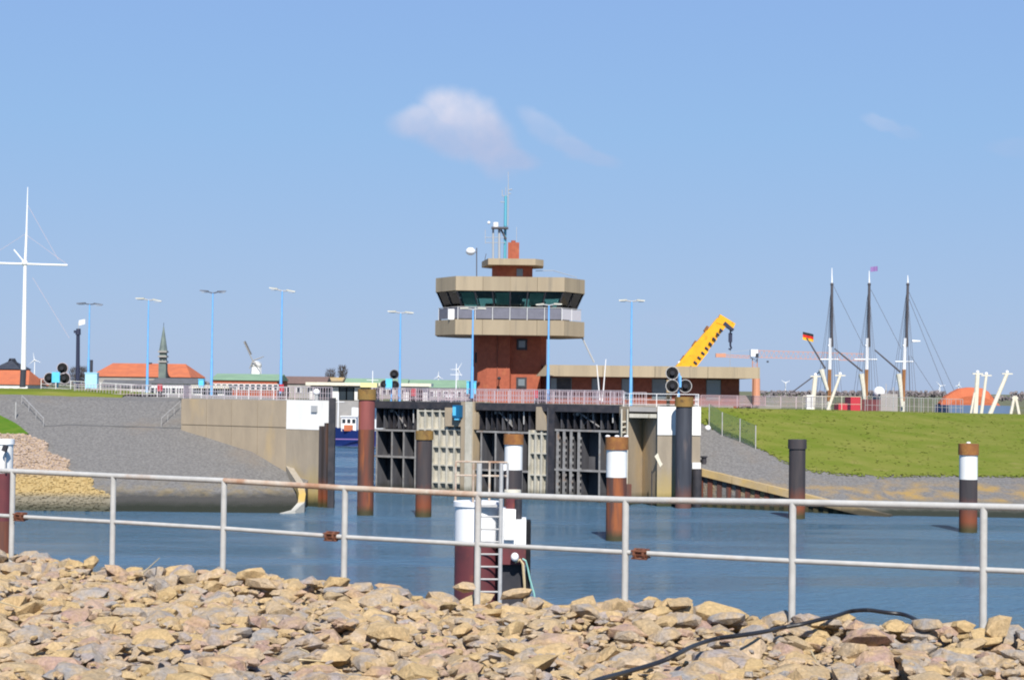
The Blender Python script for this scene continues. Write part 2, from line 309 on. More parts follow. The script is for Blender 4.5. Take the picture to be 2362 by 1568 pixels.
# ------------------------------------------------------------------ object helpers
WORG = {}
def link(o): COL.objects.link(o); return o
def tag(o, label, cat, group=None, kind=None):
    if label: o['label'] = label
    if cat: o['category'] = cat
    if group: o['group'] = group
    if kind: o['kind'] = kind
    return o
def thing(name, loc, label, cat, group=None):
    o = link(bpy.data.objects.new(name, None)); o.location = loc; o.empty_display_size = .3; WORG[o.name] = Vector(loc)
    return tag(o, label, cat, group)
class MB:
    """collects shapes in world space; build() links them as ONE mesh object"""
    def __init__(s): s.v = []; s.f = []; s.mi = []; s.cm = 0
    def _add(s, vs, fs):
        o = len(s.v); s.v += [Vector(x) for x in vs]; s.f += [tuple(i + o for i in f) for f in fs]; s.mi += [s.cm] * len(fs); return s
    def quadbox(s, b4, t4):        # 4 bottom + 4 top points, both counter-clockwise seen from above
        return s._add(list(b4) + list(t4), [(3, 2, 1, 0), (4, 5, 6, 7), (0, 1, 5, 4), (1, 2, 6, 5), (2, 3, 7, 6), (3, 0, 4, 7)])
    def box(s, x0, x1, y0, y1, z0, z1):
        return s.quadbox([(x0, y0, z0), (x1, y0, z0), (x1, y1, z0), (x0, y1, z0)], [(x0, y0, z1), (x1, y0, z1), (x1, y1, z1), (x0, y1, z1)])
    def cbox(s, c, sx, sy, sz, rz=0):
        c = Vector(c); ca, sa = math.cos(rz), math.sin(rz)
        q = [(c.x + a * ca - b * sa, c.y + a * sa + b * ca) for a, b in ((-sx / 2, -sy / 2), (sx / 2, -sy / 2), (sx / 2, sy / 2), (-sx / 2, sy / 2))]
        return s.quadbox([(x, y, c.z) for x, y in q], [(x, y, c.z + sz) for x, y in q])
    def fbox(s, ln, k0, k1, o0, o1, z0, z1):      # box in the frame of a Line: k along, o = offset towards the camera (o0 < o1)
        q = [ln.W(k0, o1), ln.W(k1, o1), ln.W(k1, o0), ln.W(k0, o0)]
        return s.quadbox([(p.x, p.y, z0) for p in q], [(p.x, p.y, z1) for p in q])
    def prism(s, poly, z0, z1, poly2=None):
        n = len(poly); p2 = poly2 or poly
        a = sum(poly[i][0] * poly[(i + 1) % n][1] - poly[(i + 1) % n][0] * poly[i][1] for i in range(n))
        if a < 0: poly = poly[::-1]; p2 = p2[::-1]
        vs = [(x, y, z0) for x, y in poly] + [(x, y, z1) for x, y in p2]
        return s._add(vs, [tuple(range(n - 1, -1, -1)), tuple(range(n, 2 * n))] + [(i, (i + 1) % n, n + (i + 1) % n, n + i) for i in range(n)])
    def tube(s, p0, p1, r0, r1=None, n=8, cap=True):
        p0 = Vector(p0); p1 = Vector(p1); r1 = r0 if r1 is None else r1; d = p1 - p0
        if d.length < 1e-6: return s
        d.normalize(); a = d.orthogonal().normalized(); b = d.cross(a)
        if abs(d.z) > .99: a = Vector((1, 0, 0)); b = d.cross(a)
        vs = []
        for p, r in ((p0, r0), (p1, r1)):
            for i in range(n):
                t = 2 * math.pi * i / n; vs.append(p + (a * math.cos(t) + b * math.sin(t)) * r)
        fs = [(i, (i + 1) % n, n + (i + 1) % n, n + i) for i in range(n)]
        if cap: fs += [tuple(range(n - 1, -1, -1)), tuple(range(n, 2 * n))]
        return s._add(vs, fs)
    def path(s, pts, r, n=8, r1=None):
        pts = [Vector(p) for p in pts]; m = len(pts); o = len(s.v); ref = Vector((0, 0, 1)); vs = []
        for i, p in enumerate(pts):
            d = (pts[min(i + 1, m - 1)] - pts[max(i - 1, 0)]).normalized(); a = d.cross(ref)
            if a.length < .05: a = d.cross(Vector((0, 1, 0)))
            a.normalize(); b = d.cross(a); rr = r if r1 is None else r + (r1 - r) * i / (m - 1)
            for j in range(n):
                t = 2 * math.pi * j / n; vs.append(p + (a * math.cos(t) + b * math.sin(t)) * rr)
        fs = [(i * n + j, i * n + (j + 1) % n, (i + 1) * n + (j + 1) % n, (i + 1) * n + j) for i in range(m - 1) for j in range(n)]
        fs += [tuple(range(n - 1, -1, -1)), tuple((m - 1) * n + j for j in range(n))]
        return s._add(vs, fs)
    def ball(s, c, r, nu=12, nv=7, sz=1.0):
        c = Vector(c); vs = [c + Vector((0, 0, -r * sz))]
        for j in range(1, nv):
            ph = -math.pi / 2 + math.pi * j / nv
            for i in range(nu):
                t = 2 * math.pi * i / nu; vs.append(c + Vector((r * math.cos(ph) * math.cos(t), r * math.cos(ph) * math.sin(t), r * sz * math.sin(ph))))
        vs.append(c + Vector((0, 0, r * sz))); fs = []; T = len(vs) - 1
        for i in range(nu):
            fs.append((0, 1 + (i + 1) % nu, 1 + i)); fs.append((T, T - nu + i, T - nu + (i + 1) % nu))
        for j in range(nv - 2):
            for i in range(nu):
                a = 1 + j * nu; fs.append((a + i, a + (i + 1) % nu, a + nu + (i + 1) % nu, a + nu + i))
        return s._add(vs, fs)
    def grid(s, rows):
        n = len(rows[0]); vs = [p for r in rows for p in r]
        return s._add(vs, [(j * n + i, j * n + i + 1, (j + 1) * n + i + 1, (j + 1) * n + i) for j in range(len(rows) - 1) for i in range(n - 1)])
    def gable(s, x0, x1, y0, y1, z0, z1, hip=0.0):     # ridge along x
        ym = (y0 + y1) / 2
        return s._add([(x0, y0, z0), (x1, y0, z0), (x1, y1, z0), (x0, y1, z0), (x0 + hip, ym, z1), (x1 - hip, ym, z1)],
                      [(3, 2, 1, 0), (0, 1, 5, 4), (2, 3, 4, 5), (1, 2, 5), (3, 0, 4)])
    def build(s, name, material, parent=None, label=None, cat=None, group=None, kind=None, smooth=False):
        if parent is None:
            xs = [p.x for p in s.v]; ys = [p.y for p in s.v]; org = Vector(((min(xs) + max(xs)) / 2, (min(ys) + max(ys)) / 2, min(p.z for p in s.v)))
            if kind == 'structure': org = Vector((0, 0, 0))
        else: org = WORG[parent.name]
        me = bpy.data.meshes.new(name); me.from_pydata([p - org for p in s.v], [], s.f); me.update()
        ms = material if isinstance(material, (list, tuple)) else [material]
        for x in ms: me.materials.append(M[x])
        if len(ms) > 1: me.polygons.foreach_set('material_index', s.mi)
        if smooth:
            me.polygons.foreach_set('use_smooth', [True] * len(me.polygons))
            try: me.set_sharp_from_angle(angle=R(40))
            except Exception: pass
        o = link(bpy.data.objects.new(name, me))
        if parent is None: o.location = org
        else: o.parent = parent
        WORG[o.name] = org
        return tag(o, label, cat, group, kind)
def copy_tree(o, parent=None):
    c = o.copy(); COL.objects.link(c); WORG[c.name] = WORG[o.name].copy()
    if parent is not None: c.parent = parent
    for ch in list(o.children): copy_tree(ch, c)
    return c

# ================================================================== SETTING
water = MB()
def wrow(y, xs): return [(x, y, 0) for x in xs]
water.grid([wrow(y, (-9000, -300, 0, 300, 9000)) for y in (-50, 60, 140, 300, 900, 18000)])
water.build('water', 'water', kind='structure')
bed = MB(); bed.box(-9000, 9000, -60, 18000, -6, -4); bed.build('seabed', 'far_land', kind='structure')

# key lines of the lock
LW = Line((PX(420, 160), 160), (-14.9, 150.5))                 # left wall
GF = Line((PX(860, 175, 1000), 175), (PX(1431, 160, 1000), 160))   # gate front
PIERY = 157.5
TOP = 8.72
def lerp(a, b, t): return a + (b - a) * t
# -- left quay (behind the wall) and the land behind it
def zl(x, y):
    e = min(max((x + 22) / 3.5, 0), 1)
    zc = lerp(9.1, 8.72, min(max((x + 46) / 14, 0), 1))
    return min(0.355 * (y - 143) - .9 * e * min(max((y - 143) / 5, 0), 1), zc)
XL = PX(420, 160)
q = MB(); q.prism([(-400, 169.5), (XL - 2, 169.5), (XL + .3, 160.3), (-15.4, 151.3), (-15.6, 152), (-34, 222), (-400, 222)], -3, TOP)
q.build('quay', 'quay', kind='structure')
# slope of the left bank
xs = [-400, -200, -100, -75, -60] + [-58 + i * 1.5 for i in range(27)] + [-17.2, -16.8]
ys0 = [0, .03, .08, .15, .25, .35, .45, .55, .65, .75, .85, .95, 1.0]
rows = []
for t in ys0:
    r = []
    for x in xs:
        y0 = 142.2 + (0 if x < -20 else (x + 20) * .42); y1 = 171.0
        y = y0 + (y1 - y0) * t; r.append(Vector((x, y, zl(x, y) + .05 * mnoise.noise(Vector((x * .4, y * .4, 0))))))
    rows.append(r)
rv = MB(); rv.grid(rows)
edge = [r[-1] for r in rows]                                  # the side of the nose goes down into the water
rv.grid([edge, [Vector((p.x + .05, p.y, -2)) for p in edge]]); fr = rows[0]; rv.grid([[Vector((p.x, p.y - 2, -2)) for p in fr], fr])
rv.build('stone_bank', 'revetment', kind='structure')
def patch(name, m, y0, y1, ny, fl, frr, nx, dz, zf, kind='structure', parent=None, thick=0.0):
    g = MB(); rws = []
    for j in range(ny + 1):
        y = y0 + (y1 - y0) * j / ny; a, b = fl(y), frr(y); rws.append([Vector((a + (b - a) * i / nx, y, zf(a + (b - a) * i / nx, y) + dz)) for i in range(nx + 1)])
    if thick:
        for r in rws: r.append(r[-1] + Vector((.25, 0, -thick)))
    g.grid(rws); return g.build(name, m, parent, kind=kind)
def lerp(a, b, t): return a + (b - a) * t
def hit_surf(u, v, zf, y0=140, y1=185):
    y = y0
    while y < y1:
        p = P(u, v, y)
        if zf(p.x, p.y) >= p.z: return p
        y += .05
    return P(u, v, y1)
def interp(tab, y):
    if y <= tab[0][0]: return tab[0][1]
    for (a, b_), (c, d) in zip(tab, tab[1:]):
        if a <= y <= c: return lerp(b_, d, (y - a) / (c - a))
    return tab[-1][1]
ripl = sorted([(p.y, p.x) for p in (hit_surf(u, v, zl, 142) for u, v in ((262, 1180), (250, 1150), (205, 1115), (160, 1080), (115, 1042), (70, 1006)))])
YR = ripl[-1][0]
def rip_r(y): return interp(ripl, y) + .5 * math.sin(y * 1.7)
patch('rubble_slope', 'riprap_stone', 142.2, YR, 24, lambda y: -90, rip_r, 40, .2, zl, thick=.4)
grl = sorted([(p.y, p.x) for p in (hit_surf(u, v, zl, 142) for u, v in ((66, 1003), (40, 980), (0, 960), (-60, 935)))])
patch('grass_patch', 'grass_bright', grl[0][0], grl[-1][0], 8, lambda y: -90, lambda y: interp(grl, y), 14, .10, zl, thick=.2)
# grass crown of the left dike
cr = MB(); rws = []
for x in [-400, -120, -90, -70, -60, -54, -48, -44, -40, -36]:
    h = .62 * min(1, max(0, (-33 - x) / 8)); rws.append([(x, 168.0, TOP - .3), (x, 169.0, TOP - .02 + h * .75), (x, 171, TOP + .02 + h), (x, 188, TOP + .02 + h), (x, 193, TOP - .1)])
cr.grid(rws); cr.build('grass_verge', 'grass', kind='structure')
# nose coping and berm kerb of the left bank
cp = MB(); npth = [Vector((-18.7, 153.5, 3.5)), Vector((-17.9, 151, 2.85)), Vector((-17.1, 148.2, 2.3)), Vector((-16.6, 145.8, 1.5)), Vector((-16.5, 144.2, .9)), Vector((-17.0, 143.2, .35)), Vector((-18.2, 142.6, .05))]
qs = []
for i, a_ in enumerate(npth):
    d = npth[min(i + 1, len(npth) - 1)] - npth[max(i - 1, 0)]; pr = Vector((d.y, -d.x, 0)).normalized() * .27; a_ = a_ - Vector((0, 0, .12)); dn = Vector((0, 0, .8)); qs.append([a_ - pr - dn, a_ - pr, a_ + pr, a_ + pr - dn])
cp.grid(qs); o_ = 0; cp.f += [(0, 1, 2, 3), tuple(range(len(cp.v) - 4, len(cp.v)))]; cp.mi += [0, 0]
cp.build('bank_coping', 'coping_lichen', label='curved concrete coping round the nose of the grey stone bank', cat='coping')
kb = MB(); kp = [(p.x, p.y) for p in (hit_surf(u, v, zl) for u, v in ((100, 985), (160, 981), (240, 984), (330, 986), (416, 989)))]
for (xa, ya), (xb, yb) in zip(kp, kp[1:]):
    kb.quadbox([(xa, ya, zl(xa, ya) - .1), (xb, yb, zl(xb, yb) - .1), (xb, yb + .35, zl(xb, yb) - .1), (xa, ya + .35, zl(xa, ya) - .1)], [(xa, ya, zl(xa, ya) + .10), (xb, yb, zl(xb, yb) + .10), (xb, yb + .35, zl(xb, yb) + .10), (xa, ya + .35, zl(xa, ya) + .10)])
kb.build('berm_kerb', 'grey_roof', label='low kerb running across the grey stone slope towards the concrete wall', cat='kerb')
# rubble stones on the left slope: small, far: one mass
def rock_verts(rng, n=15, fx=1.0, fy=1.0, fz=.7):
    pts = []
    for _ in range(n):
        while True:
            p = Vector((rng.uniform(-1, 1), rng.uniform(-1, 1), rng.uniform(-1, 1)))
            if .3 < p.length < 1: break
        p.normalize(); p *= rng.uniform(.78, 1.05); pts.append(Vector((p.x * fx, p.y * fy, p.z * fz)))
    bm = bmesh.new()
    for p in pts: bm.verts.new(p)
    bmesh.ops.convex_hull(bm, input=bm.verts)
    bmesh.ops.delete(bm, geom=[v for v in bm.verts if not v.link_faces], context='VERTS')
    bm.verts.ensure_lookup_table(); bm.verts.index_update()
    r = ([v.co.copy() for v in bm.verts], [tuple(v.index for v in f.verts) for f in bm.faces]); bm.free(); return r
rg = random.Random(11)
RK = [rock_verts(rg, 12) for _ in range(8)]
rub = MB()
for _ in range(6500):
    y = rg.uniform(142.2, YR - .1); xr = rip_r(y); x = xr - rg.random() * (xr + 58)
    if x < -.285 * y - 3: continue
    vs, fs = RK[rg.randrange(8)]; s = rg.uniform(.09, .24); a = rg.uniform(0, 6.28); ca, sa = math.cos(a), math.sin(a)
    z = zl(x, y) + .18 + s * .2
    rub._add([(x + s * (p.x * ca - p.y * sa), y + s * (p.x * sa + p.y * ca), z + s * p.z) for p in vs], fs)
rub.build('rubble', 'riprap_stone', kind='stuff', label='pinkish rubble stones on the left bank, yellow with lichen near the water', cat='rubble')

# -- right quay, dike and land
def zc_r(x): return lerp(8.4, 7.95, min(max((x - 16) / 30, 0), 1)) - max(0, min(1, (x - 46) / 60)) * .3
def yb_r(x): return lerp(157, 148, min(max((x - 16.15) / 14.45, 0), 1)) if x < 30.6 else lerp(148, 145.5, min((x - 30.6) / 20, 1))
def zb_r(x): return lerp(3.3, 0.05, min(max((x - 16.15) / 14.45, 0), 1)) if x < 30.6 else -.35
def YCF(x): return lerp(167.6, 180, min(max((x - 16) / 30, 0), 1))
def zr(x, y):
    yb = yb_r(x); t = (y - yb) / (YCF(x) - yb); return lerp(zb_r(x), zc_r(x), min(max(t, 0), 1))
gb = [hit_surf(u, v, zr) for u, v in ((1640, 985), (1690, 1003), (1745, 1030), (1800, 1060), (1870, 1085), (1950, 1093), (2100, 1095), (2361, 1098))]
gb = sorted([(p.x, p.y) for p in gb]); gb = [(16.0, 166.0)] + gb + [(120, 156), (400, 156)]
def yg(x):
    for (a, b), (c, d) in zip(gb, gb[1:]):
        if a <= x <= c: return lerp(b, d, (x - a) / (c - a)) + .35 * mnoise.noise(Vector((x * .9, 3, 1)))
    return gb[-1][1]
xs = [16.15 + i * 1.2 for i in range(32)] + [60, 75, 100, 150, 400]
def surf(t0, t1, n, fa, fb):
    rws = []
    for j in range(n + 1):
        t = j / n; r = []
        for x in xs:
            y = lerp(fa(x), fb(x), t); r.append(Vector((x, y, zr(x, y) + .05 * mnoise.noise(Vector((x * .35, y * .35, 3))))))
        rws.append(r)
    return rws
g = MB(); rws = surf(0, 1, 10, yb_r, yg); g.grid(rws); g.grid([[Vector((p.x, p.y - .02, -2)) for p in rws[0]], rws[0]])
g.build('stone_bank', 'revetment_lichen', kind='structure')
g = MB(); rws = surf(0, 1, 14, yg, YCF)
for r in rws:
    for p in r: p.z += .03
g.grid(rws); last = rws[-1]; g.grid([last, [Vector((p.x, p.y + 6, p.z + .05)) for p in last], [Vector((p.x, p.y + 12, p.z - .1)) for p in last], [Vector((p.x, p.y + 16, 7.0)) for p in last]])
g.build('grass_dike', 'grass', kind='structure')
tf = MB(); rt_ = random.Random(5)
for i in range(3200):
    x_ = rt_.uniform(16.5, 62); y_ = lerp(yg(x_), YCF(x_) + 5, rt_.random()); 
    if i < 900: y_ = yg(x_) + rt_.uniform(-.5, .2)
    z_ = zr(x_, y_) + .02; h_ = rt_.uniform(.03, .08) * (1.4 if i < 900 else 1); a_ = rt_.uniform(0, 3.14); w_ = rt_.uniform(.08, .25); c_, s_ = math.cos(a_) * w_, math.sin(a_) * w_
    tf._add([(x_ - c_, y_ - s_, z_), (x_ + c_, y_ + s_, z_), (x_ + rt_.uniform(-.1, .1), y_ + rt_.uniform(-.1, .1), z_ + h_), (x_ + s_, y_ - c_, z_)], [(0, 1, 2), (0, 3, 2), (1, 3, 2)])
tf.build('grass_tufts', 'grass_tuft', kind='stuff', label='tufts of short grass over the green dike on the right', cat='grass')
q = MB(); q.prism([(12.0, 163), (16.2, 163), (16.2, 169), (60, 188), (400, 188), (400, 228), (-9, 228), (-9, 178.5), (1.5, 172)], -3, 7.1); q.build('quay', 'quay', kind='structure')
q = MB(); q.prism([(12.0, 163), (16.1, 163), (16.3, 170.5), (26, 176.5), (26, 228), (-9, 228), (-9, 178.5), (1.5, 172)], 7.15, TOP - .12); q.build('quay_apron', 'quay', kind='structure')
# far shore
fl = MB(); fl.box(-9000, 9000, 520, 17000, -3, 6.3); fl.box(-900, -20, 330, 540, -3, 7.2); fl.box(60, 1200, 420, 540, -3, 6.0); fl.build('far_land', 'far_land', kind='structure')

# ================================================================== LEFT LOCK WALL
wall = thing('lock_wall', LW.W(LW.L / 2, 0, -3), 'long weathered concrete lock wall at left with a white square painted at its end', 'wall')
def Lk(u, v=960): return LW.S(u, v)
b = MB(); b.prism([tuple(LW.W(0).xy), tuple(LW.W(LW.L).xy), (-15.1, 151.6), (XL + .4, 161.3)], -3, TOP); b.build('wall_core', 'concrete', wall)
us = [420, 478, 536, 596, 663]
zj = LW.Z(560, 983); kk = [Lk(u) for u in us]
for i in range(4):
    b = MB(); b.fbox(LW, kk[i] + (.02 if i else 0), kk[i + 1] - .03, 0, .12, zj + .03, TOP - .02); b.build('panel', 'concrete', wall)
    b = MB(); b.fbox(LW, kk[i] + (.02 if i else 0), kk[i + 1] - .03, 0, .10, 0, zj - .03); b.build('panel', 'concrete', wall)
b = MB(); b.fbox(LW, kk[4], LW.L, 0, .14, -3, LW.Z(700, 991)); b.build('end_block', 'concrete_lichen', wall)
b = MB(); b.fbox(LW, kk[4] + .01, LW.L, 0, .16, LW.Z(700, 990), TOP + .06); b.build('white_board', 'white_paint', wall)
b = MB(); b.fbox(LW, Lk(722), Lk(735), .16, .30, LW.Z(728, 950), LW.Z(728, 935)); b.build('sign_plate', 'grey_paint', wall)
for u in (745, 757):
    b = MB(); b.fbox(LW, Lk(u), Lk(u) + .28, .14, .5, -2, LW.Z(u, 982 if u == 745 else 975)); b.build('fender_rail', 'dark_pile', wall)
b = MB(); b.box(-14.98, -14.47, 149.7, 150.5, -3, TOP + .3); b.build('fender_column', 'dark_steel', wall)
lp = thing('beacon_lamp', LW.W(Lk(722), -.4, TOP), 'small round grey beacon lamp standing on the wall above the white square', 'lamp')
b = MB(); p = LW.W(Lk(722), -.4, TOP); b.tube(p, p + Vector((0, 0, .5)), .16); b.build('lamp_base', 'grey_paint', lp)
b = MB(); b.ball(p + Vector((0, 0, .75)), .28); b.build('lamp_globe', 'white_clean', lp, smooth=True)

# ================================================================== GATE FRONT
def Gk(u, v=1050, off=0.0): return GF.S(u, v, off)
def Gz(u, v, off=0.0): return GF.Z(u, v, off)
DT = 8.55
dk = thing('service_bridge', GF.W(GF.L / 2, 0, 7.9), 'grey service bridge carrying the railing over the lock gates', 'bridge')
b = MB(); b.fbox(GF, -1.0, GF.L, -4.6, -.2, 8.0, DT); b.build('deck', 'grey_wall', dk)
b = MB(); b.fbox(GF, -1.0, GF.L, -.18, .05, 7.95, DT + .08); b.build('edge_beam', 'dark_steel', dk)
def gate(name, label, u0, u1, vtop, vmid, ribs, mids, narrow, upper, D=1.75):
    k0, k1 = Gk(u0), Gk(u1); um = (u0 + u1) / 2
    zt = Gz(um, vtop); t = thing(name, GF.W((k0 + k1) / 2, 0, -1), label, 'lock gate')
    b = MB(); b.fbox(GF, k0, k1, -D - .15, -D, -2, zt); b.build('skin_plate', 'gate_steel', t)
    for u in ribs:
        k = Gk(u); b = MB(); b.fbox(GF, k - .04, k + .04, -D, -.06, -2, Gz(um, vmid)); o = b.build('rib', 'gate_steel', t)
        b = MB(); b.fbox(GF, k - (.13 if u in narrow else .08), k + (.13 if u in narrow else .08), -.06, 0, -2, Gz(um, vmid)); b.build('flange', 'gate_edge', o)
    for u in narrow:                                        # notched edges of the closely spaced ribs
        k = Gk(u); b = MB(); z = 0
        while z < Gz(um, vmid) - .3: b.fbox(GF, k + .13, k + .20, -.2, -.03, z, z + .22); z += .55
        b.build('lug_row', 'gate_edge', t, kind='stuff')
    for v in [vmid] + mids:
        z = Gz(um, v); b = MB(); b.fbox(GF, k0, k1, -D, -.08, z - .07, z + .07); o = b.build('girder', 'gate_steel', t)
        b = MB(); b.fbox(GF, k0, k1, -.08, .02, z - .09, z + .09); b.build('girder_flange', 'gate_edge', o)
    # upper storey: dark recesses with bracing and machinery
    z0 = Gz(um, vmid) + .15
    for ka_ in (k0, k1 - .2):
        b = MB(); b.fbox(GF, ka_, ka_ + .2, -2.6, -.3, z0, zt); b.build('end_frame', 'dark_steel', t)
    b = MB(); b.fbox(GF, k0, k1, -1.9, -.25, zt - .5, zt); b.build('head_beam', 'dark_steel', t)
    b = MB(); b.fbox(GF, k0 + .05, k1 - .05, -3.3, -2.7, -2, 8.0); b.build('rear_wall', 'dark_steel', t)
    b = MB(); b.fbox(GF, k0, k0 + (k1 - k0) * .38, -1.4, -1.2, z0, z0 + (zt - z0) * .42); b.build('apron_plate', 'gate_steel', t)
    b = MB(); b.fbox(GF, k0 + (k1 - k0) * .62, k1, -1.5, -1.3, z0, z0 + (zt - z0) * .3); b.build('apron_plate', 'gate_steel', t)
    n = upper + 3
    for i in range(n):
        k = lerp(k0 + .5, k1 - .5, (i + .5) / n); r = random.Random(i + int(u0))
        b = MB(); b.fbox(GF, k - .06, k + .06, -.9 - r.random() * .6, -.5, z0, zt); b.build('post', 'gate_steel' if i % 3 == 0 else 'dark_steel', t)
    b = MB(); b.tube(GF.W(lerp(k0, k1, .34), -.6, zt - .4), GF.W(lerp(k0, k1, .66), -.6, z0 + .2), .07, n=6); b.build('brace', 'gate_edge', t)
    b = MB(); b.tube(GF.W(lerp(k0, k1, .55), -.9, zt - .5), GF.W(lerp(k0, k1, .40), -.9, z0 + .2), .07, n=6); b.build('brace', 'gate_steel', t)
    b = MB(); b.fbox(GF, lerp(k0, k1, .56), lerp(k0, k1, .60), -.8, -.6, z0 + .5, z0 + 1.5); b.build('drive_box', 'gate_edge', t)
    b = MB(); b.fbox(GF, lerp(k0, k1, .28), lerp(k0, k1, .36), -.9, -.6, zt - .8, zt - .4); b.build('drive_box', 'gate_edge', t)
    b = MB(); b.tube(GF.W(lerp(k0, k1, .87), -.35, z0 + .6), GF.W(lerp(k0, k1, .87), -.35, zt - .2), .06, n=6); b.build('guide_rod', 'galvanised', t)
    return t
gate('steel_gate', 'left dark steel lock gate with wide recessed bays behind the red topped pile', 862, 960, 931, 992, [868, 903, 930, 957], [1053], [], 4)
gate('steel_gate', 'middle dark steel lock gate behind the white banded pile near the ladder', 1097, 1218, 935, 996, [1109, 1142, 1172, 1203], [1085], [], 5)
gate('steel_gate', 'right dark steel lock gate with a group of close set notched ribs', 1268, 1429, 938, 993, [1285, 1300, 1316, 1334, 1382, 1428], [1085], [1285, 1300, 1316, 1334], 6)
def ribbed(label, u0, u1, vtop, cols, vrows, ulist=None):
    k0, k1 = Gk(u0), Gk(u1); um = (u0 + u1) / 2; zt = Gz(um, vtop); t = thing('ribbed_pier', GF.W((k0 + k1) / 2, 0, -2), label, 'pier')
    b = MB(); b.fbox(GF, k0, k1, -3.0, -.42, -2, zt); b.build('core', 'concrete_light', t)
    zs = [Gz(um, v) for v in vrows]
    for z in zs:
        b = MB(); b.fbox(GF, k0, k1, -.42, -.04, z - .07, z + .07); b.build('ledge', 'concrete_light', t)
    for i in range(cols + 1):
        k = lerp(k0, k1, i / cols); b = MB(); b.fbox(GF, k - .09, k + .09, -.42, 0, -.5, zt); b.build('fin', 'concrete_light', t)
    return t, k0, k1, zs, zt
tp, k0, k1, zs, zt = ribbed('pale ribbed concrete pier between the left gate and the blue box', 962, 1064, 938, 6, [948, 990, 1030, 1072, 1112])
ribbed('narrow pale ribbed concrete pier between the middle and right gates', 1220, 1262, 992, 3, [1000, 1045, 1095])
# upper plain face + right column of the first pier
b = MB(); b.fbox(GF, Gk(1028), k1 + .02, .0, .25, Gz(1050, 983), Gz(1050, 940)); b.build('face_block', 'concrete', tp)
cp = thing('concrete_column', GF.W(Gk(1080), 0, -2), 'square concrete column right of the blue box between pier and middle gate', 'column')
b = MB(); b.fbox(GF, Gk(1066), Gk(1095), -2.5, .3, -2, Gz(1080, 926)); b.build('shaft', 'concrete', cp)
b = MB(); b.fbox(GF, Gk(1078), Gk(1093), .3, .48, -2, Gz(1080, 926)); b.build('pilaster', 'concrete_light', cp)
b = MB(); b.fbox(GF, Gk(1095), Gk(1100), -.4, .3, Gz(1095, 990), Gz(1095, 950)); b.build('bracket', 'concrete', cp)
bb = thing('blue_box', GF.W(Gk(1062), .35, Gz(1062, 968)), 'dark blue equipment box hung on the concrete pier beside the middle gate', 'box')
b = MB(); b.fbox(GF, Gk(1054), Gk(1070), .27, .85, Gz(1062, 962), Gz(1062, 934)); b.build('case', 'deep_blue', bb)
b = MB(); b.fbox(GF, Gk(1057), Gk(1067), .4, .75, Gz(1062, 968), Gz(1062, 962)); b.fbox(GF, Gk(1055), Gk(1062), .85, .9, Gz(1062, 958), Gz(1062, 938)); b.build('door', 'cabinet_blue', bb)
bt = thing('buttress', GF.W(Gk(1250), 0, 5), 'tan concrete buttress with slanting edge above the narrow ribbed pier', 'buttress')
b = MB(); ka, kb_, kc = Gk(1236), Gk(1248), Gk(1266)
zA, zB = Gz(1250, 992), Gz(1250, 938)
b.quadbox([GF.W(ka, 0.1, zA), GF.W(kc, 0.1, zA), GF.W(kc, -2.2, zA), GF.W(ka, -2.2, zA)], [GF.W(ka, 0.1, zB), GF.W(kb_, 0.1, zB), GF.W(kb_, -2.2, zB), GF.W(ka, -2.2, zB)]); b.build('block', 'concrete', bt)
dc = thing('gate_column', GF.W(Gk(1271), 0, -2), 'dark steel column between the narrow ribbed pier and the right gate', 'column')
b = MB(); b.fbox(GF, Gk(1263), Gk(1279), -1.2, .12, -2, Gz(1270, 940)); b.build('column_shaft', 'dark_steel', dc)
b = MB(); b.fbox(GF, Gk(1263), Gk(1265.5), .12, .2, -2, Gz(1270, 940)); b.build('column_edge', 'gate_steel', dc)
# ------------------------------------------------------------------ right pier with V-shaped notch
rp = thing('lock_pier', (PX(1530, 158), 158, -3), 'broad concrete lock pier at right with a deep V notch and a white square', 'pier')
x = lambda u, y=PIERY: PX(u, y, 1050)
b = MB(); poly = [(x(1431), 159.8), (x(1450, 158.6), 158.6), (x(1481, 160.6), 160.7), (x(1514), 157.6), (x(1613), 157.2), (x(1613) + .02, 164), (x(1431) + .3, 164.5)]
b.prism(poly, -3, PZ(1500, 938, PIERY)); b.build('pier_body', 'concrete', rp)
b = MB(); b.prism([(x(1450, 158.6), 158.6), (x(1481, 160.6), 160.65), (x(1514) - .02, 157.6), (x(1513), 157.35), (x(1451), 158.3)], PZ(1480, 963, 158), PZ(1480, 954, 158)); b.build('notch_beam', 'concrete_light', rp)
b = MB(); b.prism([(x(1450, 158.6), 158.6), (x(1481, 160.6), 160.65), (x(1514) - .02, 157.6), (x(1513), 157.3), (x(1451), 158.2)], PZ(1480, 949, 158), PZ(1480, 938.5, 158)); b.build('notch_slab', 'grey_wall', rp)
b = MB(); b.box(x(1514) + .01, x(1613), 156.98, 157.18, -3, PZ(1560, 1003.5, 157.2)); b.build('pier_face', 'concrete_lichen', rp)
b = MB(); b.box(x(1514) + .01, x(1613) + .02, 156.9, 157.15, PZ(1560, 1003, 157.2), PZ(1560, 937.5, 157.2)); b.build('white_board', 'white_paint', rp)
b = MB()
zq = PZ(1440, 1120, 159); n = 14; 
for i in range(n): b.box(x(1434), x(1447), 158.9, 159.1, lerp(1.2, 7.6, i / n), lerp(1.2, 7.6, i / n) + .12)
b.box(x(1433), x(1436), 158.7, 159.3, .5, 8.3); b.box(x(1446), x(1449.5), 158.4, 159.0, -1, 8.3); b.build('wall_ladder', 'concrete_light', rp, kind='stuff')
b = MB(); b.box(x(1594), x(1613), 156.5, 156.9, PZ(1600, 1084, 157), PZ(1600, 1066, 157)); b.build('white_corner', 'white_paint', rp)
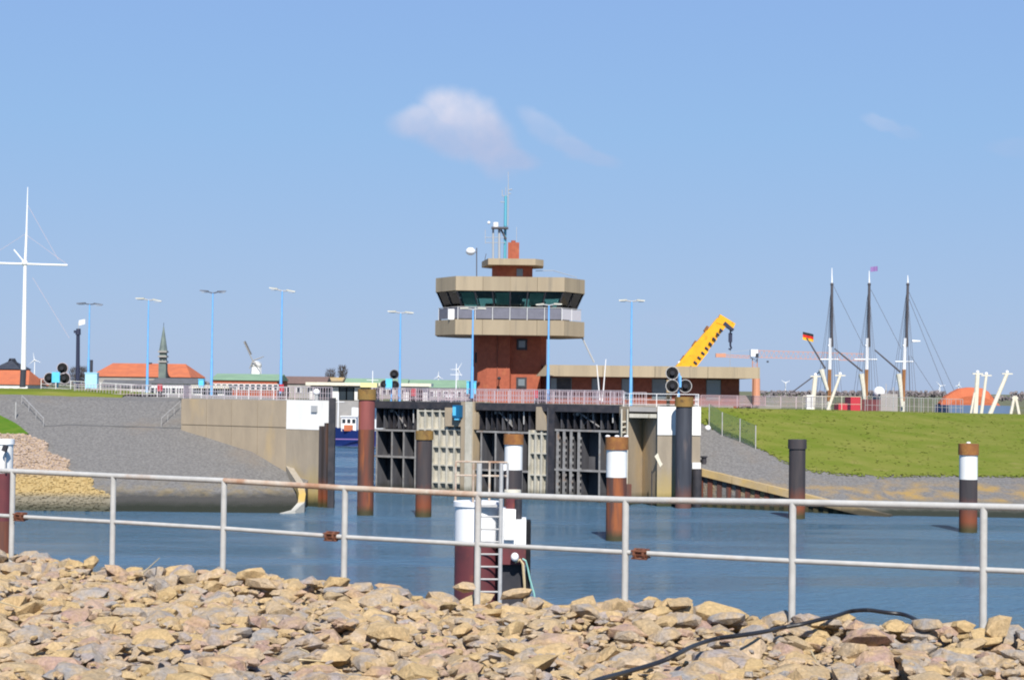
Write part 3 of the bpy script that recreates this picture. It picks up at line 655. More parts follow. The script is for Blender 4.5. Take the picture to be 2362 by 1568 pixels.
b = MB(); b.tube((x(1604), 156.2, -2), (x(1604), 156.2, PZ(1604, 1080, 157)), .42, n=12); b.build('fender_tube', 'dark_steel', rp, smooth=True)
b = MB(); b.box(x(1440), x(1444), 157.9, 158.3, 0, PZ(1440, 1088, 158)); b.build('rusty_post', 'rust_pile', rp)
b = MB(); b.box(x(1444) + .02, x(1457), 157.6, 158.4, 0.2, PZ(1440, 1116, 158)); b.build('rusty_bracket', 'rust_pile', rp)
b = MB(); b.box(x(1502), x(1504), 157.2, 157.5, 0, PZ(1500, 1085, 158)); b.build('guide_bar', 'dark_steel', rp)
st = [(x(1515) - .25, PZ(1515, 1052, 157)), (x(1518) - .1, PZ(1518, 1044, 157)), (x(1522), PZ(1518, 1062, 157)), (x(1527), PZ(1518, 1070, 157)), (x(1521), PZ(1518, 1077, 157)), (x(1516), PZ(1518, 1066, 157))]
b = MB(); b._add([(px_, 156.965, z_) for px_, z_ in st] + [(px_, 156.98, z_) for px_, z_ in st], [(0, 1, 2, 3, 4, 5)] + [(i, (i + 1) % 6, 6 + (i + 1) % 6, 6 + i) for i in range(6)]); b.build('lime_stain', 'cream_white', rp)
# ------------------------------------------------------------------ sheet pile wall with coping, right
sp = thing('sheet_pile_wall', (23, 152, -2), 'rusty sheet pile wall with a sloping tan concrete coping running down into the water', 'quay wall')
SPL = Line((16.2, 156.9), (34.0, 145.8))
b = MB(); ks = [0, 5, 10, 15, SPL.L]
def ztop(k): return lerp(3.35, 0.15, min(1, k / 17.1))
for a, c in zip([0, 3.3, 6.6, 9.9, 13.2], [3.27, 6.57, 9.87, 13.17, 17.2]):
    m = MB(); m.quadbox([SPL.W(a, .35, ztop(a) - .6), SPL.W(c, .35, ztop(c) - .6), SPL.W(c, -.55, ztop(c) - .6), SPL.W(a, -.55, ztop(a) - .6)], [SPL.W(a, .35, ztop(a)), SPL.W(c, .35, ztop(c)), SPL.W(c, -.55, ztop(c)), SPL.W(a, -.55, ztop(a))]); m.build('coping_block', 'cap_tan' if 'cap_tan' in M else 'concrete_lichen', sp)
k = 0; i = 0
while k < 15.5:
    m = MB(); o = (0.05, -.30)[i % 2]
    m.quadbox([SPL.W(k, o, -2), SPL.W(k + .42, o, -2), SPL.W(k + .42, -.6, -2), SPL.W(k, -.6, -2)], [SPL.W(k, o, ztop(k) - .6), SPL.W(k + .42, o, ztop(k + .42) - .6), SPL.W(k + .42, -.6, ztop(k + .42) - .6), SPL.W(k, -.6, ztop(k) - .6)]); m.build('sheet_pile', 'rust_pile', sp)
    k += .44; i += 1

# ================================================================== PILES IN THE WATER
def pile(label, u, vcap0, vcap1, vw, dia, y, bands, capm='cap_lichen', bird=0, group='mooring piles in front of the lock'):
    """bands: list of (v_bottom, material) from the cap downwards; last band runs below the water"""
    r = dia * y / FPX / 2; p = P(u, vw, y); t = thing('mooring_pile', (p.x, y, -2.5), label, 'pile', group)
    zt0, zt1 = PZ(u, vcap0, y), PZ(u, vcap1, y)
    b = MB(); b.tube((p.x, y, zt1 - .02), (p.x, y, zt0), r * 1.14, r * 1.12, n=24); b.build('cap', capm, t, smooth=True)
    z = zt1
    for i, (v, m) in enumerate(bands):
        z2 = PZ(u, v, y) if v else -2.5
        b = MB(); b.tube((p.x, y, z2), (p.x, y, z - (.0 if i == 0 else .0)), r * (1 if m != 'white_paint' else 1.01), n=24, cap=(i == len(bands) - 1)); b.build('white_band' if m == 'white_paint' else 'shaft', m, t, smooth=True); z = z2
    for i in range(bird):
        b = MB(); b.ball((p.x + (i - bird / 2 + .5) * r * .9, y, zt0 + .06), .17, sz=.5); b.build('stone_lump', 'white_clean', t, smooth=True)
    return t
pile('tall rusty pile with a red upper part left of the lock gates', 842, 897, 921, 1187, 38, 142, [(990, 'red_pile'), (None, 'rust_pile')])
pile('short dark pile with a mossy cap in front of the left gate', 976, 993, 1013, 1190, 37, 141, [(None, 'dark_pile')])
pile('pile with a white band and dark lower part directly behind the ladder dolphin', 1182, 1001, 1024, 1200, 41, 136, [(1083, 'white_paint'), (None, 'dark_pile')], 'cap_rust')
pile('thick pile with a white band and rusty red shaft before the right gate', 1420, 1008, 1036, 1246, 47, 121, [(1100, 'white_paint'), (None, 'rust_pile')], 'cap_rust', bird=3)
pile('tall blue black pile standing against the white square of the right pier', 1575, 915, 937, 1178, 38, 155.2, [(None, 'blue_black_pile')])
pile('plain dark brown pile before the yellow stained stone bank', 1837, 1013, 1034, 1196, 38, 144, [(None, 'dark_pile')], 'dark_pile')
pile('rightmost pile with a white band and dark red foot near the green dike', 2232, 1023, 1048, 1226, 41, 132, [(1105, 'white_paint'), (None, 'dark_pile')], 'cap_rust', bird=1)
p_ = pile('partly seen marker pile with a white head at the left edge of the photo', -6, 1012, 1022, 1800, 42, 44, [(1090, 'white_paint'), (1200, 'maroon'), (None, 'rust_pile')], 'white_clean')
b = MB(); q = P(9, 1040, 43.6); b.tube(q, q + Vector((.05, 0, .14)), .07); b.build('marker_light', 'dark_steel', p_)
b = MB(); q = P(12, 1085, 43.7); b.tube(q, q + Vector((0, 0, .6)), .02); b.build('cable', 'galvanised', p_)

# ================================================================== DOLPHIN WITH LADDER
YD = 45.0
def D(u, v, y=YD): return P(u, v, y)
dl = thing('ladder_dolphin', (PX(1134, YD, 1200), YD, -2), 'white and maroon mooring dolphin with platform railing and a steel ladder', 'dolphin')
s = YD / FPX
xc = PX(1100, YD, 1200)
def dv(v, u=1134): return PZ(u, v, YD)
b = MB(); r = 52 * s
b.tube((xc, YD + .2, dv(1250)), (xc, YD + .2, dv(1168)), r, n=28); b.build('white_tube', 'white_clean', dl, smooth=True)
b = MB(); b.tube((xc, YD + .2, -2.5), (xc, YD + .2, dv(1250)), r * .99, n=28); b.build('maroon_tube', 'maroon', dl, smooth=True)
b = MB(); b.tube((xc, YD + .2, dv(1168)), (xc, YD + .2, dv(1157)), r * 1.07, n=28); b.build('rim', 'white_clean', dl, smooth=True)
xr = PX(1188, YD, 1200)
b = MB(); b.box(PX(1156, YD, 1200), PX(1189, YD, 1200), YD - .35, YD + .7, dv(1256), dv(1172)); b.build('white_box', 'white_clean', dl)
b = MB(); b.box(PX(1163, YD, 1200), PX(1186, YD, 1200), YD - .5, YD - .352, dv(1240), dv(1182)); b.build('cabinet', 'white_paint', dl)
b = MB(); b.box(PX(1189, YD, 1200) + .01, PX(1213, YD, 1200), YD - .28, YD + .6, dv(1256), dv(1195)); b.build('side_box', 'white_clean', dl)
b = MB(); b.box(PX(1156, YD, 1200), PX(1213, YD, 1200), YD - .3, YD + .7, dv(1298), dv(1256.5)); b.build('maroon_box', 'maroon', dl)
b = MB(); b.box(PX(1156, YD, 1200), PX(1210, YD, 1200), YD - .1, YD + .7, -2, dv(1299)); b.build('dark_leg', 'dark_steel', dl)
b = MB(); b.box(PX(1213.5, YD, 1200), PX(1224, YD, 1200), YD - .25, YD + .6, -2, dv(1200)); b.build('fender', 'black_rubber', dl)
b = MB(); b.tube((PX(1182, YD, 1150), YD + .1, dv(1172)), (PX(1182, YD, 1150), YD + .1, dv(1136)), .17, n=16); b.build('bollard_post', 'maroon', dl, smooth=True)
b = MB(); b.tube((PX(1182, YD, 1150), YD + .1, dv(1136)), (PX(1182, YD, 1150), YD + .1, dv(1129)), .21, n=16); b.build('bollard_cap', 'cream_white', dl, smooth=True)
b = MB(); b.tube((PX(1195, YD, 1180), YD - .1, dv(1195)), (PX(1195, YD, 1180), YD - .1, dv(1150)), .09, n=10); b.build('black_pipe', 'dark_steel', dl)
b = MB(); b.box(PX(1110, YD, 1160), PX(1152, YD, 1160), YD - .5, YD + .5, dv(1166), dv(1161)); b.build('platform', 'galvanised', dl)
# railing of the platform
for u, v0, m in ((1049, 1066, 'railing_rusty'), (1170, 1070, 'galvanised'), (1092, 1066, 'railing_rusty'), (1128, 1066, 'railing_rusty')):
    yy = YD + (.55 if u != 1092 else -.3)
    b = MB(); b.tube((PX(u, YD, 1100), yy, dv(1160)), (PX(u, YD, 1100), yy, PZ(u, v0, YD)), .028, n=8); b.build('rail_post', m, dl)
for v in (1066, 1098):
    b = MB(); b.tube((PX(1049, YD, v), YD + .55, PZ(1049, v, YD)), (PX(1170, YD, v), YD + .55, PZ(1170, v + 2, YD)), .024, n=8); b.build('rail_bar', 'railing_rusty', dl)
b = MB(); q = D(1162, 1073); b.box(q.x - .06, q.x + .06, YD + .2, YD + .24, q.z - .13, q.z + .02); b.build('number_plate', 'white_clean', dl)
ld = thing('steel_ladder', (PX(1128, YD - .9, 1300), YD - .9, dv(1400)), 'galvanised ladder leaning up the near side of the white dolphin', 'ladder')
yl = YD - 1.0
def lx(u): return PX(u, yl, 1250)
for u, vt in ((1103, 1068), (1154, 1068)):
    b = MB(); b.tube((lx(u), yl, 4.6), (lx(u), yl, PZ(u, vt, yl)), .065 if u == 1103 else .05, n=10); b.build('stringer', 'galvanised' if u == 1154 else 'railing', ld)
z = 4.8
while z < dv(1166):
    b = MB(); b.tube((lx(1103), yl, z), (lx(1154), yl, z), .022, n=6); b.build('rung', 'galvanised', ld); z += .3
for v in (1180, 1330):
    for u in (1103, 1154):
        z = PZ(u, v, yl); b = MB(); b.tube((lx(u), yl, z), (lx(u), YD - .2, z), .03, n=6); b.build('bracket', 'galvanised', ld)
hs = MB(); pts = [D(1205, 1288, YD - .4), D(1212, 1292, YD - .45), D(1217, 1310, YD - .4), D(1222, 1335, YD - .4), D(1232, 1370, YD - .4), D(1238, 1420, YD - .4)]
hs.path(pts, .022, n=6); hs.build('hose', 'hose_teal', label='pale teal hose hanging down beside the black fender of the dolphin', cat='hose')
hs = MB(); q = D(1187, 1284, YD - .45); hs.ball(q, .1, sz=1.1); hs.build('float', 'white_clean', label='small white float hanging on the maroon box of the dolphin', cat='float', smooth=True)
hs = MB(); hs.path([D(1187, 1296, YD - .4), D(1199, 1290, YD - .4), D(1206, 1300, YD - .42), D(1209, 1340, YD - .42), D(1210, 1400, YD - .42)], .035, n=6); hs.build('rope', 'straw', label='straw coloured rope looped down the maroon box of the dolphin', cat='rope')

# ================================================================== CONTROL TOWER
YT = 178.0
MT = YT / FPX          # metres per photo pixel at the tower
TX = PX(1176, YT, 800)
tw = thing('control_tower', (TX, YT, TOP - .12), 'brick lock control tower with two concrete rings and a glazed cab', 'tower')
def tz(v): return PZ(1176, v, YT)
def poly_off(pl, k, cx=0): return [(TX + a * k, YT + b_ * k) for a, b_ in pl]
shaft = [(-3.5, 2.5), (-3.62, .2), (-3.1, -2.5), (-2.2, -2.95), (.0, -2.95), (.12, -2.4), (3.0, -2.4), (3.55, -1.2), (3.6, 2.5)]
b = MB(); b.prism([(TX + a, YT + c) for a, c in shaft], TOP - .15, tz(776)); b.build('shaft', 'brick', tw)
b = MB(); b.prism([(TX + .5, YT - 2.4), (TX + 3.58, YT - 2.0), (TX + 4.4, YT - 1.1), (TX + 4.4, YT + 2), (TX + .5, YT + 2)], TOP - .15, tz(846)); b.build('stair_block', 'brick_dark', tw)
cab = [(-7.25, -2.2), (-5.2, -6.05), (5.1, -6.05), (7.15, -2.3), (7.2, 3.6), (5.1, 7.2), (-5.1, 7.2), (-7.25, 3.6)]
def ring(name, z0, z1, mname, segs, inner=.86, poly=cab):
    n = len(poly)
    b = MB(); b.prism([(TX + a * .985, YT + c * .985) for a, c in poly], z0, z1 - .02); b.build(name + '_slab', mname, tw)
    for i in range(n):
        a = Vector(poly[i]); c = Vector(poly[(i + 1) % n]); m = segs[i] if i < len(segs) else 1
        nn = Vector(((c - a).y, -(c - a).x)).normalized()
        for j in range(m):
            p = a.lerp(c, j / m); q = a.lerp(c, (j + 1) / m); e = (c - a).normalized() * .02
            p2, q2 = p + e, q - e; o = Vector((TX, YT))
            p3 = p2 * .984; q3 = q2 * .984
            B = MB(); B.quadbox([(*(o + p2), z0 - .03), (*(o + q2), z0 - .03), (*(o + q3), z0 - .03), (*(o + p3), z0 - .03)], [(*(o + p2), z1), (*(o + q2), z1), (*(o + q3), z1), (*(o + p3), z1)])
            B.build('fascia_panel', 'cab_concrete', tw)
ring('balcony', tz(776), tz(743), 'cab_concrete', [1, 4, 1, 2, 1, 4, 1, 2])
ring('roof', tz(678), tz(647), 'cab_concrete', [1, 4, 1, 2, 1, 4, 1, 2])
# glazed room: panes lean outwards
b = MB(); b.prism([(TX + a * .80, YT + c * .80) for a, c in cab], tz(744), tz(720)); b.build('parapet', 'interior', tw)
b = MB(); b.prism([(TX + a * .16, YT + c * .3 + 1) for a, c in cab], tz(744), tz(678)); b.build('core', 'interior', tw)
b = MB(); b.prism([(TX + a * .83, YT + c * .83) for a, c in cab], tz(682), tz(679)); b.build('ceiling', 'interior', tw)
zg0, zg1 = tz(722), tz(680); n = len(cab); fac = 0
for i in range(n):
    m = [2, 6, 2, 3, 2, 6, 2, 3][i]
    a = Vector(cab[i]); c = Vector(cab[(i + 1) % n]); o = Vector((TX, YT))
    for j in range(m):
        p, q_ = a.lerp(c, j / m), a.lerp(c, (j + 1) / m); lo, hi = .865, .975
        nrm = Vector(((c - a).y, -(c - a).x)).normalized() * .02
        B = MB(); B._add([(*(o + p * lo), zg0), (*(o + q_ * lo), zg0), (*(o + q_ * hi), zg1), (*(o + p * hi), zg1)] + [(*(o + p * lo - nrm), zg0), (*(o + q_ * lo - nrm), zg0), (*(o + q_ * hi - nrm), zg1), (*(o + p * hi - nrm), zg1)], [(0, 1, 2, 3), (7, 6, 5, 4), (0, 4, 5, 1), (1, 5, 6, 2), (2, 6, 7, 3), (3, 7, 4, 0)])
        pane = B.build('window_pane', 'tinted_glass', tw)
        B = MB(); B.tube((*(o + p * (lo + .004)), zg0), (*(o + p * (hi + .004)), zg1), .07, n=6); B.build('mullion', 'dark_steel', tw)
        if (i, j) in ((0, 0), (0, 1), (1, 0), (1, 4), (2, 0), (2, 1), (1, 2)):
            lo2, hi2 = (.858, .965); f0, f1 = (.15, .95) if (i, j) != (1, 3) else (.3, .6); zz = zg0 + (zg1 - zg0) * (.12 if i != 1 else .30)
            p4, q4 = p.lerp(q_, f0), p.lerp(q_, f1); l2 = lo2 + (hi2 - lo2) * (zz - zg0) / (zg1 - zg0)
            B = MB(); nb = 7
            for kk_ in range(nb):
                t0, t1 = kk_ / nb, (kk_ + .93) / nb; za, zb2 = lerp(zz, zg1 - .1, t0), lerp(zz, zg1 - .1, t1); sa, sb = lerp(l2, hi2 - .01, t0), lerp(l2, hi2 - .01, t1)
                B._add([(*(o + p4 * sa), za), (*(o + q4 * sa), za), (*(o + q4 * sb), zb2), (*(o + p4 * sb), zb2)], [(0, 1, 2, 3)])
            B.build('blind', 'blind', tw, kind='stuff')
# desks and people-high things in the cab
for dx, h_, ww in ((-2.4, .9, 1.6), (.2, 1.1, .9), (2.2, .8, 1.8)):
    B = MB(); B.box(TX + dx, TX + dx + ww, YT - 4.3, YT - 3.5, tz(722), tz(722) + h_ * .8); B.build('desk', 'interior', tw)
for dx in (-.9, 1.0, 1.9, 3.0):
    B = MB(); B.box(TX + dx, TX + dx + .35, YT - 4.6, YT - 4.5, tz(712), tz(700)); B.build('monitor', 'grey_paint', tw)
# balcony railing with grey sheets
br = [(a * .955, c * .955) for a, c in cab]; z0, z1 = tz(743), tz(715)
for i in (7, 0, 1, 2):
    a = Vector(br[i]); c = Vector(br[(i + 1) % 8]); L_ = (c - a).length; m = max(1, round(L_ / 1.7))
    for j in range(m):
        p, q_ = a.lerp(c, j / m), a.lerp(c, (j + 1) / m); o = Vector((TX, YT))
        d = (q_ - p).normalized(); nn = Vector((d.y, -d.x)) * .02
        B = MB(); B.quadbox([(*(o + p + nn + d * .06), z0 + .1), (*(o + q_ + nn - d * .06), z0 + .1), (*(o + q_ - nn - d * .06), z0 + .1), (*(o + p - nn + d * .06), z0 + .1)], [(*(o + p + nn + d * .06), z1 - .08), (*(o + q_ + nn - d * .06), z1 - .08), (*(o + q_ - nn - d * .06), z1 - .08), (*(o + p - nn + d * .06), z1 - .08)])
        B.build('balcony_panel', 'grille_light' if (i == 2 or (i == 1 and j == 0 and False)) else 'grille_dark', tw)
        B = MB(); B.tube((*(o + p), z0 - .05), (*(o + p), z1), .032, n=6); B.build('balcony_post', 'white_clean', tw)
    B = MB(); B.tube((*(o + a), z1), (*(o + c), z1), .04, n=6); B.build('balcony_rail', 'galvanised', tw)
B = MB(); B.cbox((TX - 5.6, YT - 5.0, z0), .55, .3, 1.0); B.build('white_locker', 'white_clean', tw)
# windows in the shaft
for du, v0, v1, y_ in ((1203, 783, 808, -2.42), (1203, 870, 895, -2.42), (1107, 815, 838, None)):
    if y_ is not None:
        x0 = TX + (du - 1176 - 12) * MT; x1 = TX + (du - 1176 + 12) * MT
        B = MB(); B.box(x0, x1, YT + y_ - .10, YT + y_ + .02, tz(v1), tz(v0)); fr_ = B.build('window_frame', 'dark_steel', tw)
        B = MB(); B.box(x0 + .2, x1 - .2, YT + y_ - .13, YT + y_ - .103, tz(v1) + .24, tz(v0) - .17); B.build('window_glass', 'glass_grey', fr_)
B = MB(); B.box(TX - 3.40, TX - 3.1, YT - 2.0, YT - 1.4, tz(838), tz(815)); B.build('narrow_window', 'dark_steel', tw)
B = MB(); B.tube((TX - 1.2, YT - 3.0, tz(900)), (TX - 1.2, YT - 3.0, tz(776)), .05, n=6); B.build('downpipe', 'brick_dark', tw)
B = MB(); B.tube((TX - 1.0, YT - 2.95, tz(875)), (TX - 1.0, YT - 3.9, tz(873)), .05, n=6); B.ball((TX - 1.0, YT - 3.9, tz(873)), .17, nu=8, nv=5); B.build('wall_lamp', 'dark_steel', tw, kind='stuff')
# penthouse
ph = [(-1.85, 1.8), (-1.85, -1.2), (-1.3, -2.0), (1.3, -2.0), (2.1, -1.1), (2.1, 1.8)]
B = MB(); B.prism([(TX + a, YT + c) for a, c in ph], tz(648), tz(616)); B.build('penthouse', 'brick', tw)
B = MB(); B.box(TX + .55, TX + 1.15, YT - 2.07, YT - 1.98, tz(640), tz(623)); B.build('penthouse_window', 'glass_grey', tw)
pr = [(-2.9, 1.6), (-2.2, -3.2), (2.35, -3.3), (3.15, -2.0), (3.15, 1.8), (2.0, 2.8), (-2.0, 2.8)]
B = MB(); B.prism([(TX + a, YT + c) for a, c in pr], tz(616), tz(602)); B.build('penthouse_slab', 'cab_concrete', tw)
B = MB(); B.box(TX - .32, TX + .78, YT - .4, YT + .5, tz(602), tz(560)); B.build('chimney', 'brick', tw)
B = MB(); B.tube((TX + .2, YT, tz(560)), (TX + .2, YT, tz(555)), .22); B.build('chimney_pot', 'brick', tw)
# antenna frame and masts on the tower roof
am = thing('antenna_frame', (TX - 1.5, YT, tz(602)), 'grey antenna frame with a platform carrying a white radar drum', 'antenna')
def T_(u, v, dy=0): return P(u, v, YT + dy)
for u in (1137, 1151):
    B = MB(); B.tube(T_(u, 603), T_(u, 526), .12 if u == 1151 else .10, n=6); B.build('leg', 'grey_paint', am)
B = MB(); a = T_(1133, 528); c = T_(1172, 524); B.box(a.x, c.x, YT - .5, YT + .5, a.z, a.z + .16); B.build('platform', 'mast_dark', am)
B = MB(); B.tube(T_(1155, 530), T_(1167, 552), .10, n=6); B.build('brace', 'mast_dark', am)
for v in (548, 560): 
    B = MB(); B.tube(T_(1118, v), T_(1165, v), .03, n=5); B.build('cross_bar', 'grey_paint', am)
B = MB(); B.tube(T_(1119, 530), T_(1119, 562), .03, n=5); B.build('antenna_rod', 'galvanised', am)
rd = MB(); a = T_(1143, 525); rd.tube(a, a + Vector((0, 0, .5)), .28, n=14); rd.build('radar_drum', 'white_clean', am, smooth=True)
rd = MB(); a = T_(1127, 514); rd.ball(a, .16, nu=8, nv=5); rd.build('small_lamp', 'white_clean', am)
mm = thing('radio_mast', (PX(1165, YT, 600), YT + .2, tz(602)), 'slim teal radio mast with whip antennas at the top of the tower', 'mast')
B = MB(); B.tube(T_(1163, 602, .2), T_(1167, 450, .2), .14, n=6, r1=None) if False else B.tube(T_(1164, 602, .2), T_(1165, 522, .2), .13, n=6); B.build('lower_mast', 'teal_mast', mm)
B = MB(); B.tube(T_(1165, 522, .2), T_(1166, 452, .2), .16, .13, n=6); B.build('upper_mast', 'teal_mast', mm)
for (u0, v0), (u1, v1), r, m_ in (((1171, 520), (1172, 425), .05, 'grey_paint'), ((1172, 425), (1172, 397), .03, 'galvanised'), ((1166, 452), (1166, 432), .03, 'grey_paint'), ((1158, 452), (1158, 438), .04, 'grey_paint'), ((1154, 466), (1166, 467), .04, 'grey_paint'), ((1158, 452), (1172, 454), .04, 'grey_paint'), ((1171, 439), (1181, 437), .05, 'grey_paint'), ((1172, 447), (1178, 447), .05, 'grey_paint'), ((1191, 560), (1191, 524), .025, 'galvanised')):
    B = MB(); B.tube(T_(u0, v0, .2), T_(u1, v1, .2), r, n=5); B.build('aerial', m_, mm)
ds = thing('satellite_dish', (PX(1099, YT, 640), YT - 4.5, tz(647)), 'white dish on a thin pole on the left edge of the tower roof', 'dish')
B = MB(); B.tube(P(1099, 647, YT - 4.5), P(1099, 572, YT - 4.5), .05, n=6); B.build('pole', 'mast_dark', ds)
B = MB(); B.ball(P(1085, 580, YT - 4.5), .47, sz=.8); B.build('dish', 'white_clean', ds, smooth=True)
B = MB(); B.tube(P(1086, 582, YT - 4.5), P(1099, 582, YT - 4.5), .04, n=5); B.build('arm', 'mast_dark', ds)
B = MB(); B.tube(P(1117, 604, YT - 2), P(1121, 585, YT - 2), .03, n=5); B.build('roof_aerial', 'mast_dark', label='short thin aerial at the left edge of the top slab', cat='aerial')
# roof wires and the diagonal chain down from the balcony
B = MB(); B.path([P(1343, 779, YT - 2), P(1350, 795, YT - 2), P(1370, 836, YT - 2)], .09, n=6); B.build('stay', 'grey_paint', label='thin stay running from the balcony ring down to the flat roof', cat='stay')
B = MB(); B.path([P(1235, 625, YT), P(1275, 624, YT), P(1330, 640, YT - 2)], .03, n=5); B.build('roof_wire', 'grey_paint', label='thin wire curving from the top slab to the cab roof edge', cat='wire')
# ------------------------------------------------------------------ low wing
wg = thing('low_wing', (PX(1500, YT, 900), YT, TOP - .12), 'low brick wing with a broad concrete roof band right of the tower', 'building')
yw = YT - 6.3
def wx(u): return PX(u, yw, 850)
z1, z0 = PZ(1500, 844, yw), PZ(1500, 870, yw)
B = MB(); B.prism([(wx(1262), yw + .1), (wx(1752), yw + .1), (wx(1752), yw + 14), (wx(1252), yw + 14), (wx(1252), yw + 4.6)], z0 + .02, z1 - .03); B.build('roof_slab', 'cab_concrete', wg)
seg = [wx(1262), wx(1390), wx(1510), wx(1632), wx(1752)]
for a, c in zip(seg, seg[1:]):
    B = MB(); B.box(a + .015, c - .015, yw - .12, yw + .1, z0, z1); B.build('fascia_panel', 'cab_concrete', wg)
B = MB(); B.quadbox([(wx(1236), yw + .9, z0), (wx(1262), yw - .12, z0), (wx(1262), yw + .1, z0), (wx(1250), yw + 4.6, z0)], [(wx(1262) - .12, yw + .9, z1), (wx(1262), yw - .12, z1), (wx(1262), yw + .1, z1), (wx(1262) - .1, yw + 4.6, z1)]); B.build('corner_panel', 'cab_concrete', wg)
yb2 = yw + 1.8
B = MB(); B.box(wx(1262), PX(1705, yb2, 890), yb2, yb2 + 11, 6.0, z0 + .02); B.build('wall', 'brick_dark', wg)
for u, ww, m_ in ((1300, 18, 'dark_steel'), (1277, 8, 'glass_grey'), (1374, 10, 'glass_grey'), (1447, 14, 'glass_grey'), (1520, 17, 'glass_grey'), (1541, 8, 'grey_wall'), (1645, 17, 'glass_grey')):
    x0, x1 = PX(u - ww, yb2, 890), PX(u + ww, yb2, 890); zb, zt_ = TOP + .4, z0 - .12
    B = MB(); B.box(x0, x1, yb2 - .08, yb2 + .02, zb, zt_); fr_ = B.build('window_frame', 'window_frame', wg)
    B = MB(); B.box(x0 + .07, x1 - .07, yb2 - .1, yb2 - .082, zb + .07, zt_ - .07); B.build('window_glass', m_, fr_)
B = MB(); B.tube((wx(1748), yw + 3, TOP), (wx(1748), yw + 3, z0), .3, n=10); B.build('corner_column', 'crane_red', wg) if False else None

# ================================================================== STREET LAMPS
def lamp(u, vt, vb, y, label, heads, dark=False, cab=None):
    x0 = PX(u, y, 850); z0 = PZ(u, vb, y); z1 = PZ(u, vt, y); t = thing('street_lamp', (x0, y, z0), label, 'lamp', 'sky blue lamp posts along the lock')
    B = MB(); B.tube((x0, y, z0), (x0, y, lerp(z0, z1, .35)), .15, .13, n=12); B.build('post', 'lamp_blue', t, smooth=True)
    B = MB(); B.tube((x0, y, lerp(z0, z1, .35)), (x0, y, z1 - .1), .10, .07, n=10); B.build('upper_post', 'lamp_blue', t, smooth=True)
    m = y / FPX; tilt = heads
    for sgn in (-1, 1):
        dz = tilt[0 if sgn < 0 else 1] * m
        B = MB(); B.tube((x0, y, z1 - .1), (x0 + sgn * .5, y, z1 + dz * .3), .06, n=6); B.build('arm', 'lamp_head_dark' if dark else 'galvanised', t)
        xa, xb = x0 + sgn * .45, x0 + sgn * 30 * m; za, zb = z1 + dz * .3, z1 + dz
        B = MB(); B.quadbox([(xa, y - .2, za - .03), (xb, y - .16, zb - .02), (xb, y + .16, zb - .02), (xa, y + .2, za - .03)][:: 1 if sgn > 0 else 1], [(xa, y - .2, za + .12), (xb, y - .13, zb + .08), (xb, y + .13, zb + .08), (xa, y + .2, za + .12)]); hd = B.build('lamp_head', 'lamp_head_dark' if dark else 'lamp_head', t)
        B = MB(); B.box(min(xa, xb) + .15, max(xa, xb) - .1, y - .1, y + .1, min(za, zb) - .09, min(za, zb) - .045); B.build('glass_cover', 'grey_paint', hd)
    return t
lamp(204, 700, 893, 190, 'leftmost sky blue lamp post, behind the pale blue cabinet', (-1, -3), True)
lamp(340, 690, 905, 188, 'sky blue lamp post left of the church spire before the long orange roof', (1, -5))
lamp(488, 674, 912, 182, 'sky blue lamp post with dark drooping heads near the green roof', (3, 2), True)
lamp(648, 669, 915, 176, 'tallest sky blue lamp post, right of the white windmill', (4, -4))
lamp(922, 720, 925, 176.5, 'sky blue lamp post beside the signal lights above the left gate', (1, -2))
lamp(1089, 712, 918, 168.5, 'sky blue lamp post in front of the left corner of the tower', (0, 0))
lamp(1264, 702, 925, 165.0, 'sky blue lamp post in front of the right corner of the tower', (-2, 0))
lamp(1455, 693, 935, 163, 'sky blue lamp post in front of the low brick wing', (-1, -1))

# ================================================================== SIGNAL LIGHTS
def signal(label, y, base, discs, boxes, vb, rim, r):
    x0 = PX(base, y, 880); t = thing('signal_light', (x0, y, PZ(base, vb, y)), label, 'signal', 'traffic signal groups on the lock')
    B = MB(); B.tube((x0, y + .3, PZ(base, vb, y)), (x0, y + .3, PZ(base, discs[0][1], y)), .1, n=8); B.build('post', 'lamp_blue', t)
    for (u, v) in discs:
        c = P(u, v, y); rr = r * y / FPX
        B = MB(); B.tube((c.x, y, c.z), (c.x, y + .12, c.z), rr, n=24); dd = B.build('backboard', 'black_rubber', t)
        B = MB(); m = 24
        for i in range(m):
            a0, a1 = 2 * math.pi * i / m, 2 * math.pi * (i + 1) / m
            q4 = lambda a, R_, yy: (c.x + R_ * math.cos(a), yy, c.z + R_ * math.sin(a))
            B._add([q4(a0, rr, y - .03), q4(a1, rr, y - .03), q4(a1, rr * 1.1, y - .03), q4(a0, rr * 1.1, y - .03), q4(a0, rr, y + .13), q4(a1, rr, y + .13), q4(a1, rr * 1.1, y + .13), q4(a0, rr * 1.1, y + .13)], [(0, 1, 2, 3), (7, 6, 5, 4), (3, 2, 6, 7), (1, 0, 4, 5)])
        B.build('rim', rim, dd)
        B = MB(); B.tube((c.x, y - .3, c.z), (c.x, y, c.z), rr * .38, rr * .34, n=14); B.build('lens_hood', 'lens', dd)
        B = MB(); B.tube((c.x, y - .12, c.z - rr * .1), (c.x, y - .05, c.z - rr * .1), rr * .30, n=14); 
    for (u, v, ww, hh, m_) in boxes:
        c = P(u, v, y); s_ = y / FPX; B = MB(); B.box(c.x - ww * s_ / 2, c.x + ww * s_ / 2, y - .25, y + .25, c.z - hh * s_ / 2, c.z + hh * s_ / 2); B.build('control_box', m_, t)
    return t
signal('three disc signal group with bright blue box on the left dike', 174, 131, [(144, 849), (114, 872), (149, 872)], [(130, 870, 18, 24, 'cabinet_blue')], 893, 'grille', 12)
signal('three disc signal group above the tall rusty pile', 175, 902, [(909, 863), (887, 887), (910, 888)], [(897, 885, 15, 24, 'cabinet_blue')], 925, 'gate_edge', 10)
